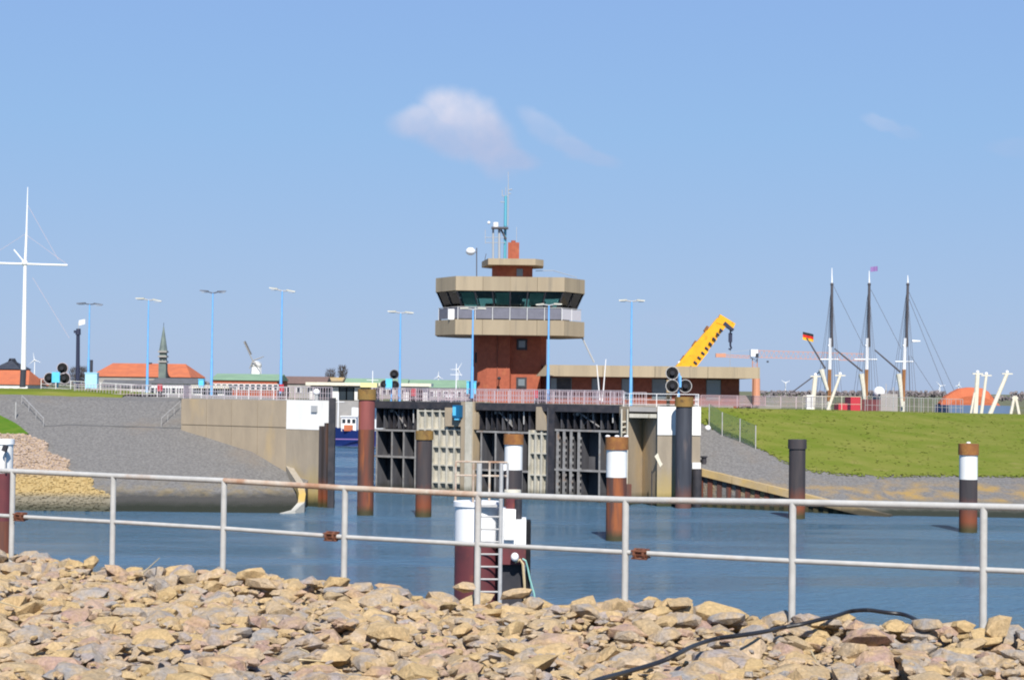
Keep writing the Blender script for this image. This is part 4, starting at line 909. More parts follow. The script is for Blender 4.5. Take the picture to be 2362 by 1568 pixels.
signal('three disc signal group with pale rings above the right pier', 160, 1566, [(1550, 860), (1550, 890), (1580, 890)], [(1568, 880, 5, 26, 'lamp_blue')], 938, 'galvanised', 14)

# cabinets, lifebuoy boxes
def cabinet(u0, u1, v0, v1, y, m, label):
    B = MB(); a, c = P(u0, v1, y), P(u1, v0, y); t = thing('cabinet', ((a.x + c.x) / 2, y, a.z), label, 'cabinet')
    B.box(a.x, c.x, y - .4, y + .4, a.z, c.z - .08); B.build('case', m, t)
    B = MB(); B.box(a.x - .05, c.x + .05, y - .45, y + .45, c.z - .08, c.z); B.build('lid', m, t)
    B = MB(); B.box(a.x + .08, c.x - .08, y - .42, y - .402, a.z + .1, c.z - .2); B.build('door', m, t)
cabinet(198, 226, 859, 895, 172, 'pale_blue', 'large pale blue cabinet on the left dike beside the bare tree')
cabinet(1076, 1098, 879, 908, 172, 'cabinet_blue', 'bright blue cabinet at the foot of the tower left of the brick shaft')
cabinet(459, 471, 874, 893, 186, 'cabinet_blue', 'small blue cabinet behind the railing below the lamp with dark heads')
def redbox(u, v0, v1, y, label):
    a = P(u, v1, y); c = P(u, v0, y); t = thing('lifebuoy_box', (a.x, y, a.z), label, 'lifebuoy box', 'red lifebuoy boxes on the lock')
    B = MB(); B.tube((a.x, y, a.z), (a.x, y, c.z), .05, n=6); B.build('post', 'grey_paint', t)
    B = MB(); B.box(a.x - .22, a.x + .22, y - .2, y, lerp(a.z, c.z, .45), c.z); B.build('case', 'red_box', t)
    B = MB(); B.box(a.x - .16, a.x + .16, y - .15, y + .05, a.z, lerp(a.z, c.z, .3)); B.build('foot_box', 'dark_steel', t)
redbox(369, 886, 915, 171, 'red lifebuoy box near the white hall and church spire')
redbox(649, 886, 916, 172, 'red lifebuoy box at the foot of the tallest blue lamp post')
redbox(954, 895, 928, 174, 'red lifebuoy box above the left gate by the green roof')
redbox(1235, 900, 932, 168, 'red lifebuoy box in front of the tower foot')

# ================================================================== RAILINGS ON THE LOCK
def railing(label, pts, h, step, m, nm='bridge_railing', balus=.28, cat='railing', mids=2, bm='grille'):
    """pts: (x, y, z) corners of the foot line"""
    pts = [Vector(p) for p in pts]; t = thing(nm, pts[0], label, cat)
    for a, c in zip(pts, pts[1:]):
        L_ = (c - a).length; n = max(1, round(L_ / step))
        for i in range(n + 1):
            if i == 0 and a is not pts[0]: continue
            p = a.lerp(c, i / n); B = MB(); B.tube(p, p + Vector((0, 0, h)), .035, n=5); B.build('post', m, t)
        for j in range(mids + 1):
            z = Vector((0, 0, h * (j + 1) / (mids + 1) - (.0 if j == mids else .1))); B = MB(); B.tube(a + z, c + z, .03 if j == mids else .02, n=5); B.build('rail', m, t)
        if balus:
            B = MB(); k = int(L_ / balus)
            for i in range(k):
                p = a.lerp(c, (i + .5) / k); B.tube(p + Vector((0, 0, .12)), p + Vector((0, 0, h - .03)), .026, n=4, cap=False)
            B.build('baluster', bm, t, kind='stuff')
    return t
WT = lambda k, off=0, z=TOP: LW.W(k, off, z)
railing('pale railing with thin bars along the left quay and wall top', [(XL - 12, 170.6, TOP), (XL - 1.2, 170.0, TOP), (XL - .1, 161.2, TOP), WT(.6, -.4), WT(LW.L - .2, -.4)], 1.15, 2.0, 'grille')
railing('long railing at the back of the left quay in front of the houses', [(-48, 186, TOP + .5), (-36, 180, TOP), (-20, 162, TOP)], 1.1, 2.0, 'white_clean', balus=0)
railing('pinkish barred railing on the service bridge over the gates', [GF.W(-.5, -.3, DT + .08), GF.W(GF.L + .1, -.3, DT + .08)], 1.25, 1.3, 'grille', bm='grille_pink', balus=.22)
railing('rear railing on the service bridge over the gates', [GF.W(-.5, -4.4, DT), GF.W(GF.L + .1, -4.4, DT)], 1.2, 1.6, 'grille', balus=.3)
railing('pale railing round the top of the right pier', [(x(1440), 159.6, 8.45), (x(1452), 158.8, 8.45), (x(1514), 158.2, 8.45), (x(1610), 157.6, 8.45), (x(1610) + .3, 163.4, 8.45)], 1.2, 1.9, 'white_clean', balus=0)
railing('pinkish fence along the quay right of the lock pier', [(PX(1616, 168), 168, 8.42), (PX(1700, 172), 172, 8.4), (PX(1765, 176), 176, 8.35)], 1.15, 2.3, 'grille_pink', bm='grille_pink', balus=.16)
railing('pale fence with white sheets behind the crown of the green dike', [(PX(1765, 176), 176.3, 8.3), (PX(1905, 183), 183, 8.3)], 1.2, 2.4, 'grille', balus=.2)
railing('thin cream railing by the trawlers behind the green dike', [(PX(1855, 186), 187, 8.2), (PX(1990, 186), 187, 8.2)], 1.35, 2.2, 'cream_white', balus=0, mids=1)
railing('grey railing along the quay behind the right part of the dike', [(PX(1995, 190), 190, 8.0), (PX(2220, 192), 192, 7.8)], 1.6, 1.6, 'grey_paint', balus=.5, mids=1)

# ================================================================== FAR SHORE AND HARBOUR (left)
def G(u, y, z): return Vector((PX(u, y, 890), y, z))
def house(label, u0, u1, y, zeave_v, zridge_v, roof, wallm, zb=7.0, depth=12, hip=0.0, wins=0, name='house', cat='house', door=False):
    um = (u0 + u1) / 2; t = thing(name, G(um, y, zb), label, cat); x0, x1 = G(u0, y, 0).x, G(u1, y, 0).x
    ze, zr_ = PZ(um, zeave_v, y), PZ(um, zridge_v, y + depth / 2)
    B = MB(); B.box(x0 + .3, x1 - .3, y + .3, y + depth - .3, zb, ze); B.build('wall', wallm, t)
    B = MB(); B.gable(x0, x1, y, y + depth, ze + .01, zr_, hip); B.build('roof', roof, t)
    for i in range(wins):
        xc_ = lerp(x0, x1, (i + .5) / wins); B = MB(); B.box(xc_ - .55, xc_ + .55, y + .18, y + .32, ze - 2.0, ze - .7); f = B.build('window', 'white_clean', t)
        B = MB(); B.box(xc_ - .42, xc_ + .42, y + .14, y + .175, ze - 1.87, ze - .83); B.build('pane', 'window_glass', f)
    return t
house('long low house with a bright orange tiled roof at the left edge', -120, 66, 392, 886, 853, 'orange_tile', 'white_wall', wins=9, depth=16, hip=2)
h = house('long white hall under a bright orange roof beside the church spire', 205, 440, 400, 869, 838, 'orange_tile', 'grey_wall', wins=0, depth=20, hip=3)
house('small house with a reddish hipped roof between mast and signal group', 62, 92, 405, 889, 872, 'orange_tile', 'white_wall', depth=9, hip=3, wins=1)
for u, v in ((207, 830), (344, 836)):
    a = G(u, 410, PZ(u, v + 12, 410)); B = MB(); B.box(a.x - .5, a.x + .5, 409.5, 410.5, a.z - 2, PZ(u, v, 410)); B.build('chimney', 'slate', h)
house('grey roofed shed with pale walls below the long orange roof', 228, 345, 372, 893, 876, 'grey_roof', 'grey_wall', wins=8, depth=10)
house('white hall with a slate roof below the church spire', 345, 455, 366, 885, 872, 'grey_roof', 'white_wall', wins=9, depth=12)
house('dark roofed house with a round gable at the left edge behind the orange roof', -20, 47, 420, 851, 826, 'slate', 'brick_dark', depth=10, hip=4, wins=2)
house('long warehouse with a pale green roof left of the tallest lamp post', 484, 642, 380, 877, 862, 'green_roof', 'brick', wins=12, depth=18, name='warehouse', cat='warehouse')
house('brown roofed house right of the tallest lamp post', 650, 752, 400, 885, 868, 'brown_roof', 'grey_wall', wins=4, depth=14)
house('low house with an orange brown roof before two bare trees', 727, 790, 430, 879, 870, 'cap_tan', 'grey_wall', wins=3, depth=10)
house('long green roofed warehouse behind the signal group and yachts', 790, 938, 420, 890, 873, 'green_roof', 'grey_wall', wins=10, depth=18, name='warehouse', cat='warehouse')
house('green roofed warehouse directly left of the tower', 940, 1084, 400, 894, 876, 'green_roof', 'grey_wall', wins=9, depth=18, name='warehouse', cat='warehouse')
def flat(label, u0, u1, y, v0, v1, wins, m='white_wall'):
    t = thing('harbour_shed', G((u0 + u1) / 2, y, 7.2), label, 'shed'); x0, x1 = G(u0, y, 0).x, G(u1, y, 0).x; zt = PZ((u0 + u1) / 2, v0, y); ze = PZ((u0 + u1) / 2, v0 + 7, y)
    B = MB(); B.box(x0 - .8, x1 + .8, y - 1.2, y + 9, ze, zt); B.build('roof', 'cream_white', t)
    B = MB(); B.box(x0, x1, y, y + 8, 7.0, ze - .02); B.build('wall', 'grey_wall', t)
    for i in range(wins):
        xc_ = lerp(x0, x1, (i + .5) / wins); B = MB(); B.box(xc_ - .9, xc_ + .7, y - .1, y + .02, 7.4, ze - .3); B.build('window', 'window_glass' if i % 3 else m, t)
flat('flat white roofed pavilion with dark openings behind the white square', 716, 868, 340, 882, 905, 9)
flat('narrow flat white roofed shed right of the signal group', 935, 985, 345, 884, 905, 4)
flat('low flat roofed white building beside the white hall', 452, 520, 352, 888, 905, 4)
# church
ch = thing('church_spire', G(375, 394, 7), 'slender green grey church spire rising over the orange roof', 'church')
a = G(375, 394, 0); zA = lambda v: PZ(375, v, 394)
B = MB(); B.box(a.x - .8, a.x + .8, 393.1, 395.1, 7, zA(838)); B.build('tower_base', 'copper_green', ch)
B = MB(); B.box(a.x - .7, a.x + .7, 393.3, 394.8, zA(838) + .01, zA(812)); B.build('belfry', 'copper_green', ch)
for v in (836, 824, 813):
    B = MB(); B.box(a.x - .95, a.x + .95, 392.85, 395.15, zA(v), zA(v) + .35); B.build('cornice', 'grey_wall', ch)
for dx in (-.35, .35):
    B = MB(); B.box(a.x + dx - .15, a.x + dx + .15, 393.15, 393.29, zA(832), zA(826)); B.build('louvre', 'slate', ch)
B = MB(); r = .95; B.prism([(a.x + r * math.cos(R(22.5 + 45 * i)), 394 + r * math.sin(R(22.5 + 45 * i))) for i in range(8)], zA(811), zA(752), [(a.x + .06 * math.cos(R(22.5 + 45 * i)), 394 + .06 * math.sin(R(22.5 + 45 * i))) for i in range(8)]); B.build('spire', 'copper_green', ch)
B = MB(); B.tube((a.x, 394, zA(753)), (a.x, 394, zA(744)), .05, n=5); B.build('weather_vane', 'slate', ch)
# white smock windmill
wm = thing('windmill', G(590, 440, 7), 'white windmill cap with one long dark sail above the green roof', 'windmill')
a = G(590, 440, 0); zA = lambda v: PZ(590, v, 440)
B = MB(); B.prism([(a.x + 1.6 * math.cos(R(45 * i)), 440 + 1.6 * math.sin(R(45 * i))) for i in range(8)], 7, zA(846), [(a.x + 1.25 * math.cos(R(45 * i)), 440 + 1.25 * math.sin(R(45 * i))) for i in range(8)]); B.build('body', 'white_clean', wm)
B = MB(); B.ball((a.x, 440, zA(842)), 1.35, sz=.75); B.build('cap', 'white_wall', wm)
hub = Vector((a.x - .6, 438.3, zA(832)))
for (u, v) in ((562, 788), (608, 822), (575, 850), (600, 850)):
    q = P(u, v, 438.3); B = MB(); B.tube(hub, q, .14, .1, n=5); B.build('sail_stock', 'grey_wall', wm)
    if v == 788: B = MB(); d = (q - hub); nrm = Vector((d.z, 0, -d.x)).normalized() * .8; p0 = hub + d * .3; B._add([p0, q, q + nrm * .6, p0 + nrm * .6, p0 + Vector((0, .1, 0)), q + Vector((0, .1, 0)), q + nrm * .6 + Vector((0, .1, 0)), p0 + nrm * .6 + Vector((0, .1, 0))], [(0, 1, 2, 3), (7, 6, 5, 4), (0, 4, 5, 1), (2, 6, 7, 3)]); B.build('sail_frame', 'grey_roof', wm)
# wind turbines far off
def turbine(u, vhub, vbase, y, rot, label, rb=None):
    h = P(u, vhub, y); t = thing('wind_turbine', (h.x, y, 5), label, 'wind turbine', 'white wind turbines on the horizon'); s_ = y / FPX
    B = MB(); B.tube((h.x, y, 5), (h.x, y, h.z), 1.3 * s_, .8 * s_, n=8); B.build('tower', 'white_clean', t)
    B = MB(); B.box(h.x - 1.3 * s_, h.x + 1.3 * s_, y - 3 * s_, y + 4 * s_, h.z - 1.2 * s_, h.z + 1.4 * s_); B.build('nacelle', 'white_clean', t)
    for i in range(3):
        a_ = R(rot + 120 * i); e = Vector((math.cos(a_), 0, math.sin(a_))) * (rb or 17) * s_; B = MB(); B.tube(Vector((h.x, y - 3.5 * s_, h.z)), Vector((h.x, y - 3.5 * s_, h.z)) + e, 1.0 * s_, .25 * s_, n=5); B.build('blade', 'white_clean', t)
turbine(80, 830, 880, 1800, 100, 'white wind turbine right of the tall white mast with crossbar')
turbine(1011, 868, 888, 2200, 90, 'small white wind turbine above the green roof left of the tower', 12)
turbine(1056, 852, 888, 1900, 60, 'white wind turbine close to the left side of the brick tower', 18)
turbine(1811, 883, 905, 2500, 30, 'small white wind turbine above the far trees left of the three masts', 12)
turbine(2167, 890, 912, 2600, 10, 'small white wind turbine left of the orange tarpaulin roof', 13)
turbine(2075, 880, 910, 2600, 50, 'small white wind turbine behind the rightmost ship mast', 10)
turbine(2210, 888, 912, 3000, 80, 'tiny white wind turbine just left of the trawler booms', 9)

# trees: trunk, limbs and many twigs
def bare_tree(label, u, vb, vt, y, w_, group=None, dens=260, seed=1, sq=1.0):
    r_ = random.Random(seed); b0 = P(u, vb, y); zt = PZ(u, vt, y); H = zt - b0.z; t = thing('bare_tree', b0, label, 'tree', group); wd = w_ * y / FPX / 2
    B = MB(); B.tube(b0, b0 + Vector((0, 0, H * .45)), H * .05, H * .035, n=7)
    for i in range(9):
        a = r_.uniform(0, 6.28); p0 = b0 + Vector((0, 0, H * r_.uniform(.25, .45))); p1 = p0 + Vector((math.cos(a) * wd * .6, math.sin(a) * wd * .6, H * r_.uniform(.2, .45))); B.tube(p0, p1, H * .022, H * .008, n=5)
    B.build('trunk', 'bark', t)
    B = MB()
    for i in range(dens):
        a = r_.uniform(0, 6.28); q = r_.random() ** .6; hh = r_.uniform(.18, .9); rr = wd * (1 - abs(hh - .55) * 1.1) * q
        p0 = b0 + Vector((math.cos(a) * rr * .8, math.sin(a) * rr * .8, H * hh)); d = Vector((math.cos(a) * .5 + r_.uniform(-.5, .5), math.sin(a) * .5 + r_.uniform(-.5, .5), 1.3 * sq)).normalized() * H * r_.uniform(.08, .2)
        B.tube(p0, p0 + d, H * .007, H * .003, n=3, cap=False)
    B.build('crown', 'twig_haze', t, kind='stuff')
bare_tree('bare grey brown tree behind the signal group on the left dike', 182, 893, 845, 230, 70, seed=3, dens=900)
bare_tree('small bare tree left of its twin above the orange brown roof', 762, 890, 850, 480, 34, 'bare trees over the houses', 420, 5)
bare_tree('rounder bare tree right of its twin above the orange brown roof', 789, 890, 842, 480, 30, 'bare trees over the houses', 420, 6)
bare_tree('dark small conifer like tree right of the tall white mast', 121, 893, 868, 300, 12, None, 200, 8)
bare_tree('low bushy bare tree between the reddish roof and the dark shrub', 100, 893, 872, 320, 26, None, 300, 9)
B = MB(); rt = random.Random(4)
def bushes(u0, u1, vt, vb, y, n):
    for i in range(n):
        u = rt.uniform(u0, u1); v = rt.uniform(vt, vb); c = P(u, v, y + rt.uniform(-10, 10)); s_ = y / FPX * rt.uniform(2, 5)
        vs, fs = RK[rt.randrange(8)]; B._add([c + Vector((p.x * s_, p.y * s_, p.z * s_ * 1.6)) for p in vs], fs)
bushes(1755, 2180, 903, 914, 700, 700); bushes(2180, 2900, 915, 922, 800, 500); bushes(-300, 720, 880, 888, 900, 700); bushes(2330, 2361, 905, 920, 700, 60)
B.build('far_trees', 'twig_far', kind='stuff', label='brownish line of distant bare trees along the horizon', cat='woodland')
mat_shift = None

# black pile-like column with windsock (left)
t = thing('radar_column', G(179, 200, 8.7), 'dark column with a bracket and a small white flag by the bare tree', 'column')
q = lambda u, v, y=200: P(u, v, y)
B = MB(); a = q(179, 895); B.tube(a, q(180, 770), .24, .2, n=10); B.build('shaft', 'hook_navy', t, smooth=True)
B = MB(); B.tube(q(180, 772), q(181, 758), .30, .24, n=10); B.build('head', 'hook_navy', t, smooth=True)
B = MB(); B.box(q(171, 765).x, q(180, 765).x, 199.8, 200.2, PZ(175, 768, 200), PZ(175, 762, 200)); B.build('bracket', 'hook_navy', t)
B = MB(); B.tube(q(181, 758), q(181, 744), .04, n=5); B.build('flag_pole', 'grey_paint', t)
def cloth(p0, p1, h0, h1, m, amp=.12, nx=10, nz=1, name='flag', parent=None, label=None, cat=None):
    """hanging flag: p0 hoist top, p1 fly top, drop h0/h1; stripes are separate cloths"""
    B = MB(); rws = []
    for j in range(nz + 1):
        r = []
        for i in range(nx + 1):
            s_ = i / nx; p = p0.lerp(p1, s_); r.append(p + Vector((0, math.sin(s_ * 7) * amp * s_, -lerp(h0, h1, j / nz))))
        rws.append(r)
    B.grid(rws); b2 = [[p + Vector((0, .015, 0)) for p in r] for r in rws]; B.grid([r[::-1] for r in b2]); return B.build(name, m, parent, label, cat)
cloth(q(182, 739), q(196, 736), 0, .55, 'white_clean', name='flag', parent=t)

# white signal mast with yard at far left
fm = thing('signal_mast', P(53, 893, 180), 'tall white mast with a long crossbar and a short gaff at far left', 'mast')
yM = 182; q = lambda u, v: P(u, v, yM)
B = MB(); B.tube(q(52, 893), q(54, 852), .30, n=10); B.build('foot', 'slate', fm)
B = MB(); B.tube(q(54, 852), q(58, 610), .26, .17, n=12); B.build('lower_mast', 'white_clean', fm, smooth=True)
B = MB(); B.tube(q(58, 610), q(61, 540), .15, .12, n=10); B.build('middle_mast', 'white_clean', fm, smooth=True)
B = MB(); B.tube(q(61, 540), q(64, 432), .11, .04, n=10); B.build('top_mast', 'white_clean', fm, smooth=True)
B = MB(); B.tube(q(-45, 606), q(156, 612), .11, .09, n=8); B.build('yard', 'white_clean', fm, smooth=True)
B = MB(); B.tube(q(55, 604), q(32, 576), .07, n=6); B.build('gaff', 'white_clean', fm)
B = MB(); B.ball(q(57, 607), .32, nu=10, nv=6); B.build('cross_joint', 'white_clean', fm, smooth=True)
for (u0, v0, u1, v1) in ((58, 540, 155, 610), (58, 540, -45, 606), (62, 470, 135, 600), (75, 640, 160, 780)):
    B = MB(); B.tube(q(u0, v0), q(u1, v1), .022, n=4); B.build('stay', 'grille', fm)

# ------------------------------------------------------------------ boats
def hull_mesh(x0, x1, y, beam, zk, zd, sheer=.6, bowl=True):
    """boat lying along x; bow at x1 (or x0 if x0 > x1)"""
    B = MB(); n = 10; rws = []
    for i in range(n + 1):
        s_ = i / n; x_ = lerp(x0, x1, s_); wf = (1 - max(0, (s_ - .55) / .45) ** 2.2) * (.82 + .18 * min(1, s_ * 4)); wf = max(wf, .03); zt_ = zd + sheer * (s_ - .3) ** 2 * 2.2; bx = (x1 - x0) / abs(x1 - x0) * .6 * max(0, s_ - .8) * 3
        b2 = beam / 2 * wf
        rws.append([Vector((x_ - bx, y, zk)), Vector((x_ - bx * .6, y - b2 * .75, zk + .25)), Vector((x_, y - b2, zt_)), Vector((x_, y, zt_ - .05)), Vector((x_, y + b2, zt_)), Vector((x_ - bx * .6, y + b2 * .75, zk + .25)), Vector((x_ - bx, y, zk))])
    B.grid(rws); B.f.append(tuple(range(6))); B.mi.append(0); return B
def cutter(label, u0, u1, y, hullm, beam, zd, hs, mast_v=None, deckm='white_clean', group=None):
    x0, x1 = PX(u0, y, 1000), PX(u1, y, 1000); t = thing('boat', ((x0 + x1) / 2, y, -.3), label, 'boat', group)
    hull_mesh(x0, x1, y, beam, -.3, zd).build('hull', hullm, t, smooth=True)
    hull_mesh(x0 * .999 + x1 * .001, x1, y, beam * 1.03, -.32, .25, 0).build('boot_stripe', 'white_clean', t)
    L_ = x1 - x0
    B = MB(); a, c = x0 + L_ * hs, x0 + L_ * (hs + .25); B.prism([(a, y - beam * .3), (c, y - beam * .3), (c, y + beam * .3), (a, y + beam * .3)], zd, zd + 2.3); w_ = B.build('wheelhouse', deckm, t)
    for i in range(3):
        xx = lerp(a, c, (i + .5) / 3); B = MB(); B.box(xx - abs(L_) * .028, xx + abs(L_) * .028, y - beam * .3 - .05, y - beam * .3 - .005, zd + 1.3, zd + 1.95); B.build('window', 'window_glass', w_)
    B = MB(); B.box(min(a, c) - .2, max(a, c) + .2, y - beam * .34, y + beam * .34, zd + 2.31, zd + 2.45); B.build('cabin_roof', 'white_clean', w_)
    if mast_v:
        xm = x0 + L_ * (hs + .32); zt_ = PZ((u0 + u1) / 2, mast_v, y); B = MB(); B.tube((xm, y, zd), (xm, y, zt_), .12, .07, n=8); B.build('mast', 'white_clean', t)
        B = MB(); B.tube((xm, y, lerp(zd, zt_, .7)), (x1 - L_ * .05, y, zd + .6), .03, n=4); B.build('stay', 'grille', t)
        B = MB(); B.tube((xm - 1, y, lerp(zd, zt_, .75)), (xm + 1, y, lerp(zd, zt_, .75)), .05, n=5); B.build('crosstree', 'white_clean', t)
    return t
bo = cutter('navy blue fishing cutter with white wheelhouse seen through the open lock passage', 905, 768, 298, 'hull_navy', 4.8, 2.7, .60, 905)
B = MB(); B.box(-60, -19.9, 328.6, 329.9, -2, 7.3); B.build('harbour_wall', 'grey_wall', label='grey harbour quay wall behind the blue cutter', cat='quay wall')
B = MB(); a = P(800, 1008, 296.1); B.box(a.x - 2.0, a.x + 2.2, 295.40, 295.57, 1.35, 1.5); B.build('hull_stripe', 'flag_violet', bo)
B = MB(); B.box(a.x - .5, a.x + .9, 295.8, 298, 2.75, 3.7); B.build('deck_gear', 'orange_tile', bo)
cutter('white motor cutter with a tall white mast behind the tall rusty pile', 812, 885, 318, 'white_clean', 4, 6.2, .3, 855, group='boats in the inner harbour')
B = MB(); B.box(PX(832, 312, 885), PX(870, 312, 885), 311, 315, PZ(850, 893, 312), PZ(850, 883, 312)); B.build('awning', 'awning_yellow', label='pale yellow awning just above the cap of the tall rusty pile', cat='awning')
cutter('small white yacht with a mast above the pale ribbed pier', 1000, 1075, 310, 'cream_white', 3.6, 6.4, .35, 838, group='boats in the inner harbour')
# tower cranes, mobile crane
mc = thing('mobile_crane', P(1590, 880, 215), 'yellow telescopic crane boom with a dark hook rising behind the low wing', 'crane')
q = lambda u, v, dy=0: P(u, v, 215 + dy)
def beam(pa, pb, wa, wb, y0, th, m, name, parent, label=None):
    d = (pb - pa).normalized(); n_ = Vector((-d.z, 0, d.x)); B = MB()
    B._add([pa - n_ * wa + Vector((0, -th, 0)), pb - n_ * wb + Vector((0, -th, 0)), pb + n_ * wb + Vector((0, -th, 0)), pa + n_ * wa + Vector((0, -th, 0)), pa - n_ * wa + Vector((0, th, 0)), pb - n_ * wb + Vector((0, th, 0)), pb + n_ * wb + Vector((0, th, 0)), pa + n_ * wa + Vector((0, th, 0))], [(0, 1, 2, 3), (7, 6, 5, 4), (0, 4, 5, 1), (1, 5, 6, 2), (2, 6, 7, 3), (3, 7, 4, 0)])
    return B.build(name, m, parent, label)
pa, pb = q(1545, 890), q(1618, 800); pc, pd = q(1640, 772), q(1664, 742)
beam(pa, pb, .98, .93, 0, .8, 'yellow_crane', 'boom_section', mc)
beam(pb, pc, .84, .82, 0, .65, 'yellow_crane', 'boom_section', mc)
beam(pc, pd, .74, .72, 0, .55, 'yellow_crane', 'boom_section', mc)
beam(q(1655, 735), q(1692, 752), .55, .30, 0, .6, 'yellow_crane', 'boom_head', mc)
beam(q(1668, 745), q(1690, 762), .22, .15, 0, .62, 'hook_navy', 'sheave_block', mc)
for f in (.08, .16, .24, .32, .40, .48, .56, .64, .72, .80, .88, .95):
    a = q(1552, 884).lerp(q(1660, 748), f); B = MB(); B.tube(a + Vector((.15, -.83, -.22)), a + Vector((.50, -.83, -.50)), .13, n=6); B.build('marking', 'hook_navy', mc)
for f in (.3, .55, .8):
    a = q(1552, 884).lerp(q(1660, 748), f); beam(a + Vector((-.75, 0, .55)), a + Vector((-.35, 0, 1.15)), .12, .12, 0, .5, 'cap_rust', 'boom_bracket', mc)
B = MB(); B.box(q(1548, 870).x, q(1600, 870).x, 213, 219, TOP, TOP + 2.2); B.build('superstructure', 'yellow_crane', mc)
B = MB(); B.ball(q(1568, 838, -.3), .3, nu=8, nv=5); B.build('work_lamp', 'white_clean', mc)
hk = MB(); hk.box(q(1680, 770).x, q(1688, 770).x, 214.8, 215.2, PZ(1684, 789, 215), PZ(1684, 768, 215)); hk.build('hook_block', 'hook_navy', mc)
hk = MB(); hk.path([q(1684, 789), q(1684, 797), q(1686, 802), q(1684, 806), q(1680, 804)], .12, n=6); hk.build('hook', 'hook_navy', mc)
hk = MB(); hk.tube(q(1684, 760), q(1684, 769), .1, n=5); hk.build('hook_rope', 'hook_navy', mc)
hk = MB(); hk.tube(q(1684, 806), q(1683, 846), .03, n=4); hk.build('tag_line', 'grey_paint', mc)
tc_ = thing('tower_crane', P(1742, 912, 420), 'pale red tower crane with a long faint jib and a white cab', 'crane')
q = lambda u, v, dy=0: P(u, v, 420 + dy)
def truss(pa, pb, w_, n, m, name, parent, r=.09):
    B = MB(); d = pb - pa; up = Vector((0, 0, 1)) if abs(d.normalized().z) < .7 else Vector((1, 0, 0)); o1 = up * w_
    for s_ in (0, 1): B.tube(pa + o1 * s_, pb + o1 * s_, r, n=4)
    for i in range(n):
        a = pa.lerp(pb, i / n); c = pa.lerp(pb, (i + .5) / n) + o1; e = pa.lerp(pb, (i + 1) / n); B.tube(a, c, r * .6, n=4); B.tube(c, e, r * .6, n=4)
    return B.build(name, m, parent, kind='stuff')
truss(q(1735, 930), q(1735, 826), 1.1, 10, 'crane_red', 'mast', tc_, .11)
truss(q(1745, 824), q(1992, 832), 1.6, 22, 'crane_red', 'jib', tc_)
truss(q(1735, 826), q(1655, 822), .5, 6, 'crane_red', 'counter_jib', tc_)
B = MB(); a = q(1738, 816); B.box(a.x - .8, a.x + .8, 419, 421, a.z - .6, a.z + 1.0); B.build('cab', 'white_clean', tc_)
B = MB(); B.box(a.x + .3, a.x + .95, 418.8, 419.5, a.z - .9, a.z + .1); B.build('winch', 'slate', tc_)
B = MB(); B.box(q(1650, 820).x, q(1673, 820).x, 419.5, 420.5, PZ(1660, 824, 420), PZ(1660, 815, 420)); B.build('counterweight', 'crane_red', tc_)
B = MB(); B.tube(q(1655, 816), q(1735, 806), .05, n=4); B.build('tie', 'grey_paint', tc_)
B = MB(); B.box(q(1768, 836).x, q(1772, 836).x, 419.7, 420.3, PZ(1770, 836, 420), PZ(1770, 832, 420)); B.build('trolley', 'slate', tc_)
# leaning white posts at the wing
for i, (ua, va, ub, vb, lab) in enumerate(((1383, 908, 1376, 841, 'left white leaning yacht mast before the low wing'), (1389, 912, 1397, 828, 'right white leaning yacht mast before the low wing'))):
    B = MB(); B.tube(P(ua, va + 15, 168.5), P(ub, vb, 168.5), .065, .04, n=6); o = B.build('yacht_mast', 'white_clean', label=lab, cat='mast', group='pair of white masts before the low wing')
B = MB(); a = P(1541, 880, 162.5); B.box(a.x - .15, a.x + .15, 162.4, 162.6, 8.4, PZ(1541, 876, 162.5)); B.build('wooden_post', 'cap_tan', label='tan wooden post beside the signal group on the right pier', cat='post')
B = MB(); a = P(1744, 880, 182); B.tube((a.x, 182, 8), (a.x, 182, PZ(1744, 872, 182)), .42, .36, n=10); B.build('brick_pier', 'crane_red', label='orange brick stub standing under the end of the low wing roof', cat='pier')

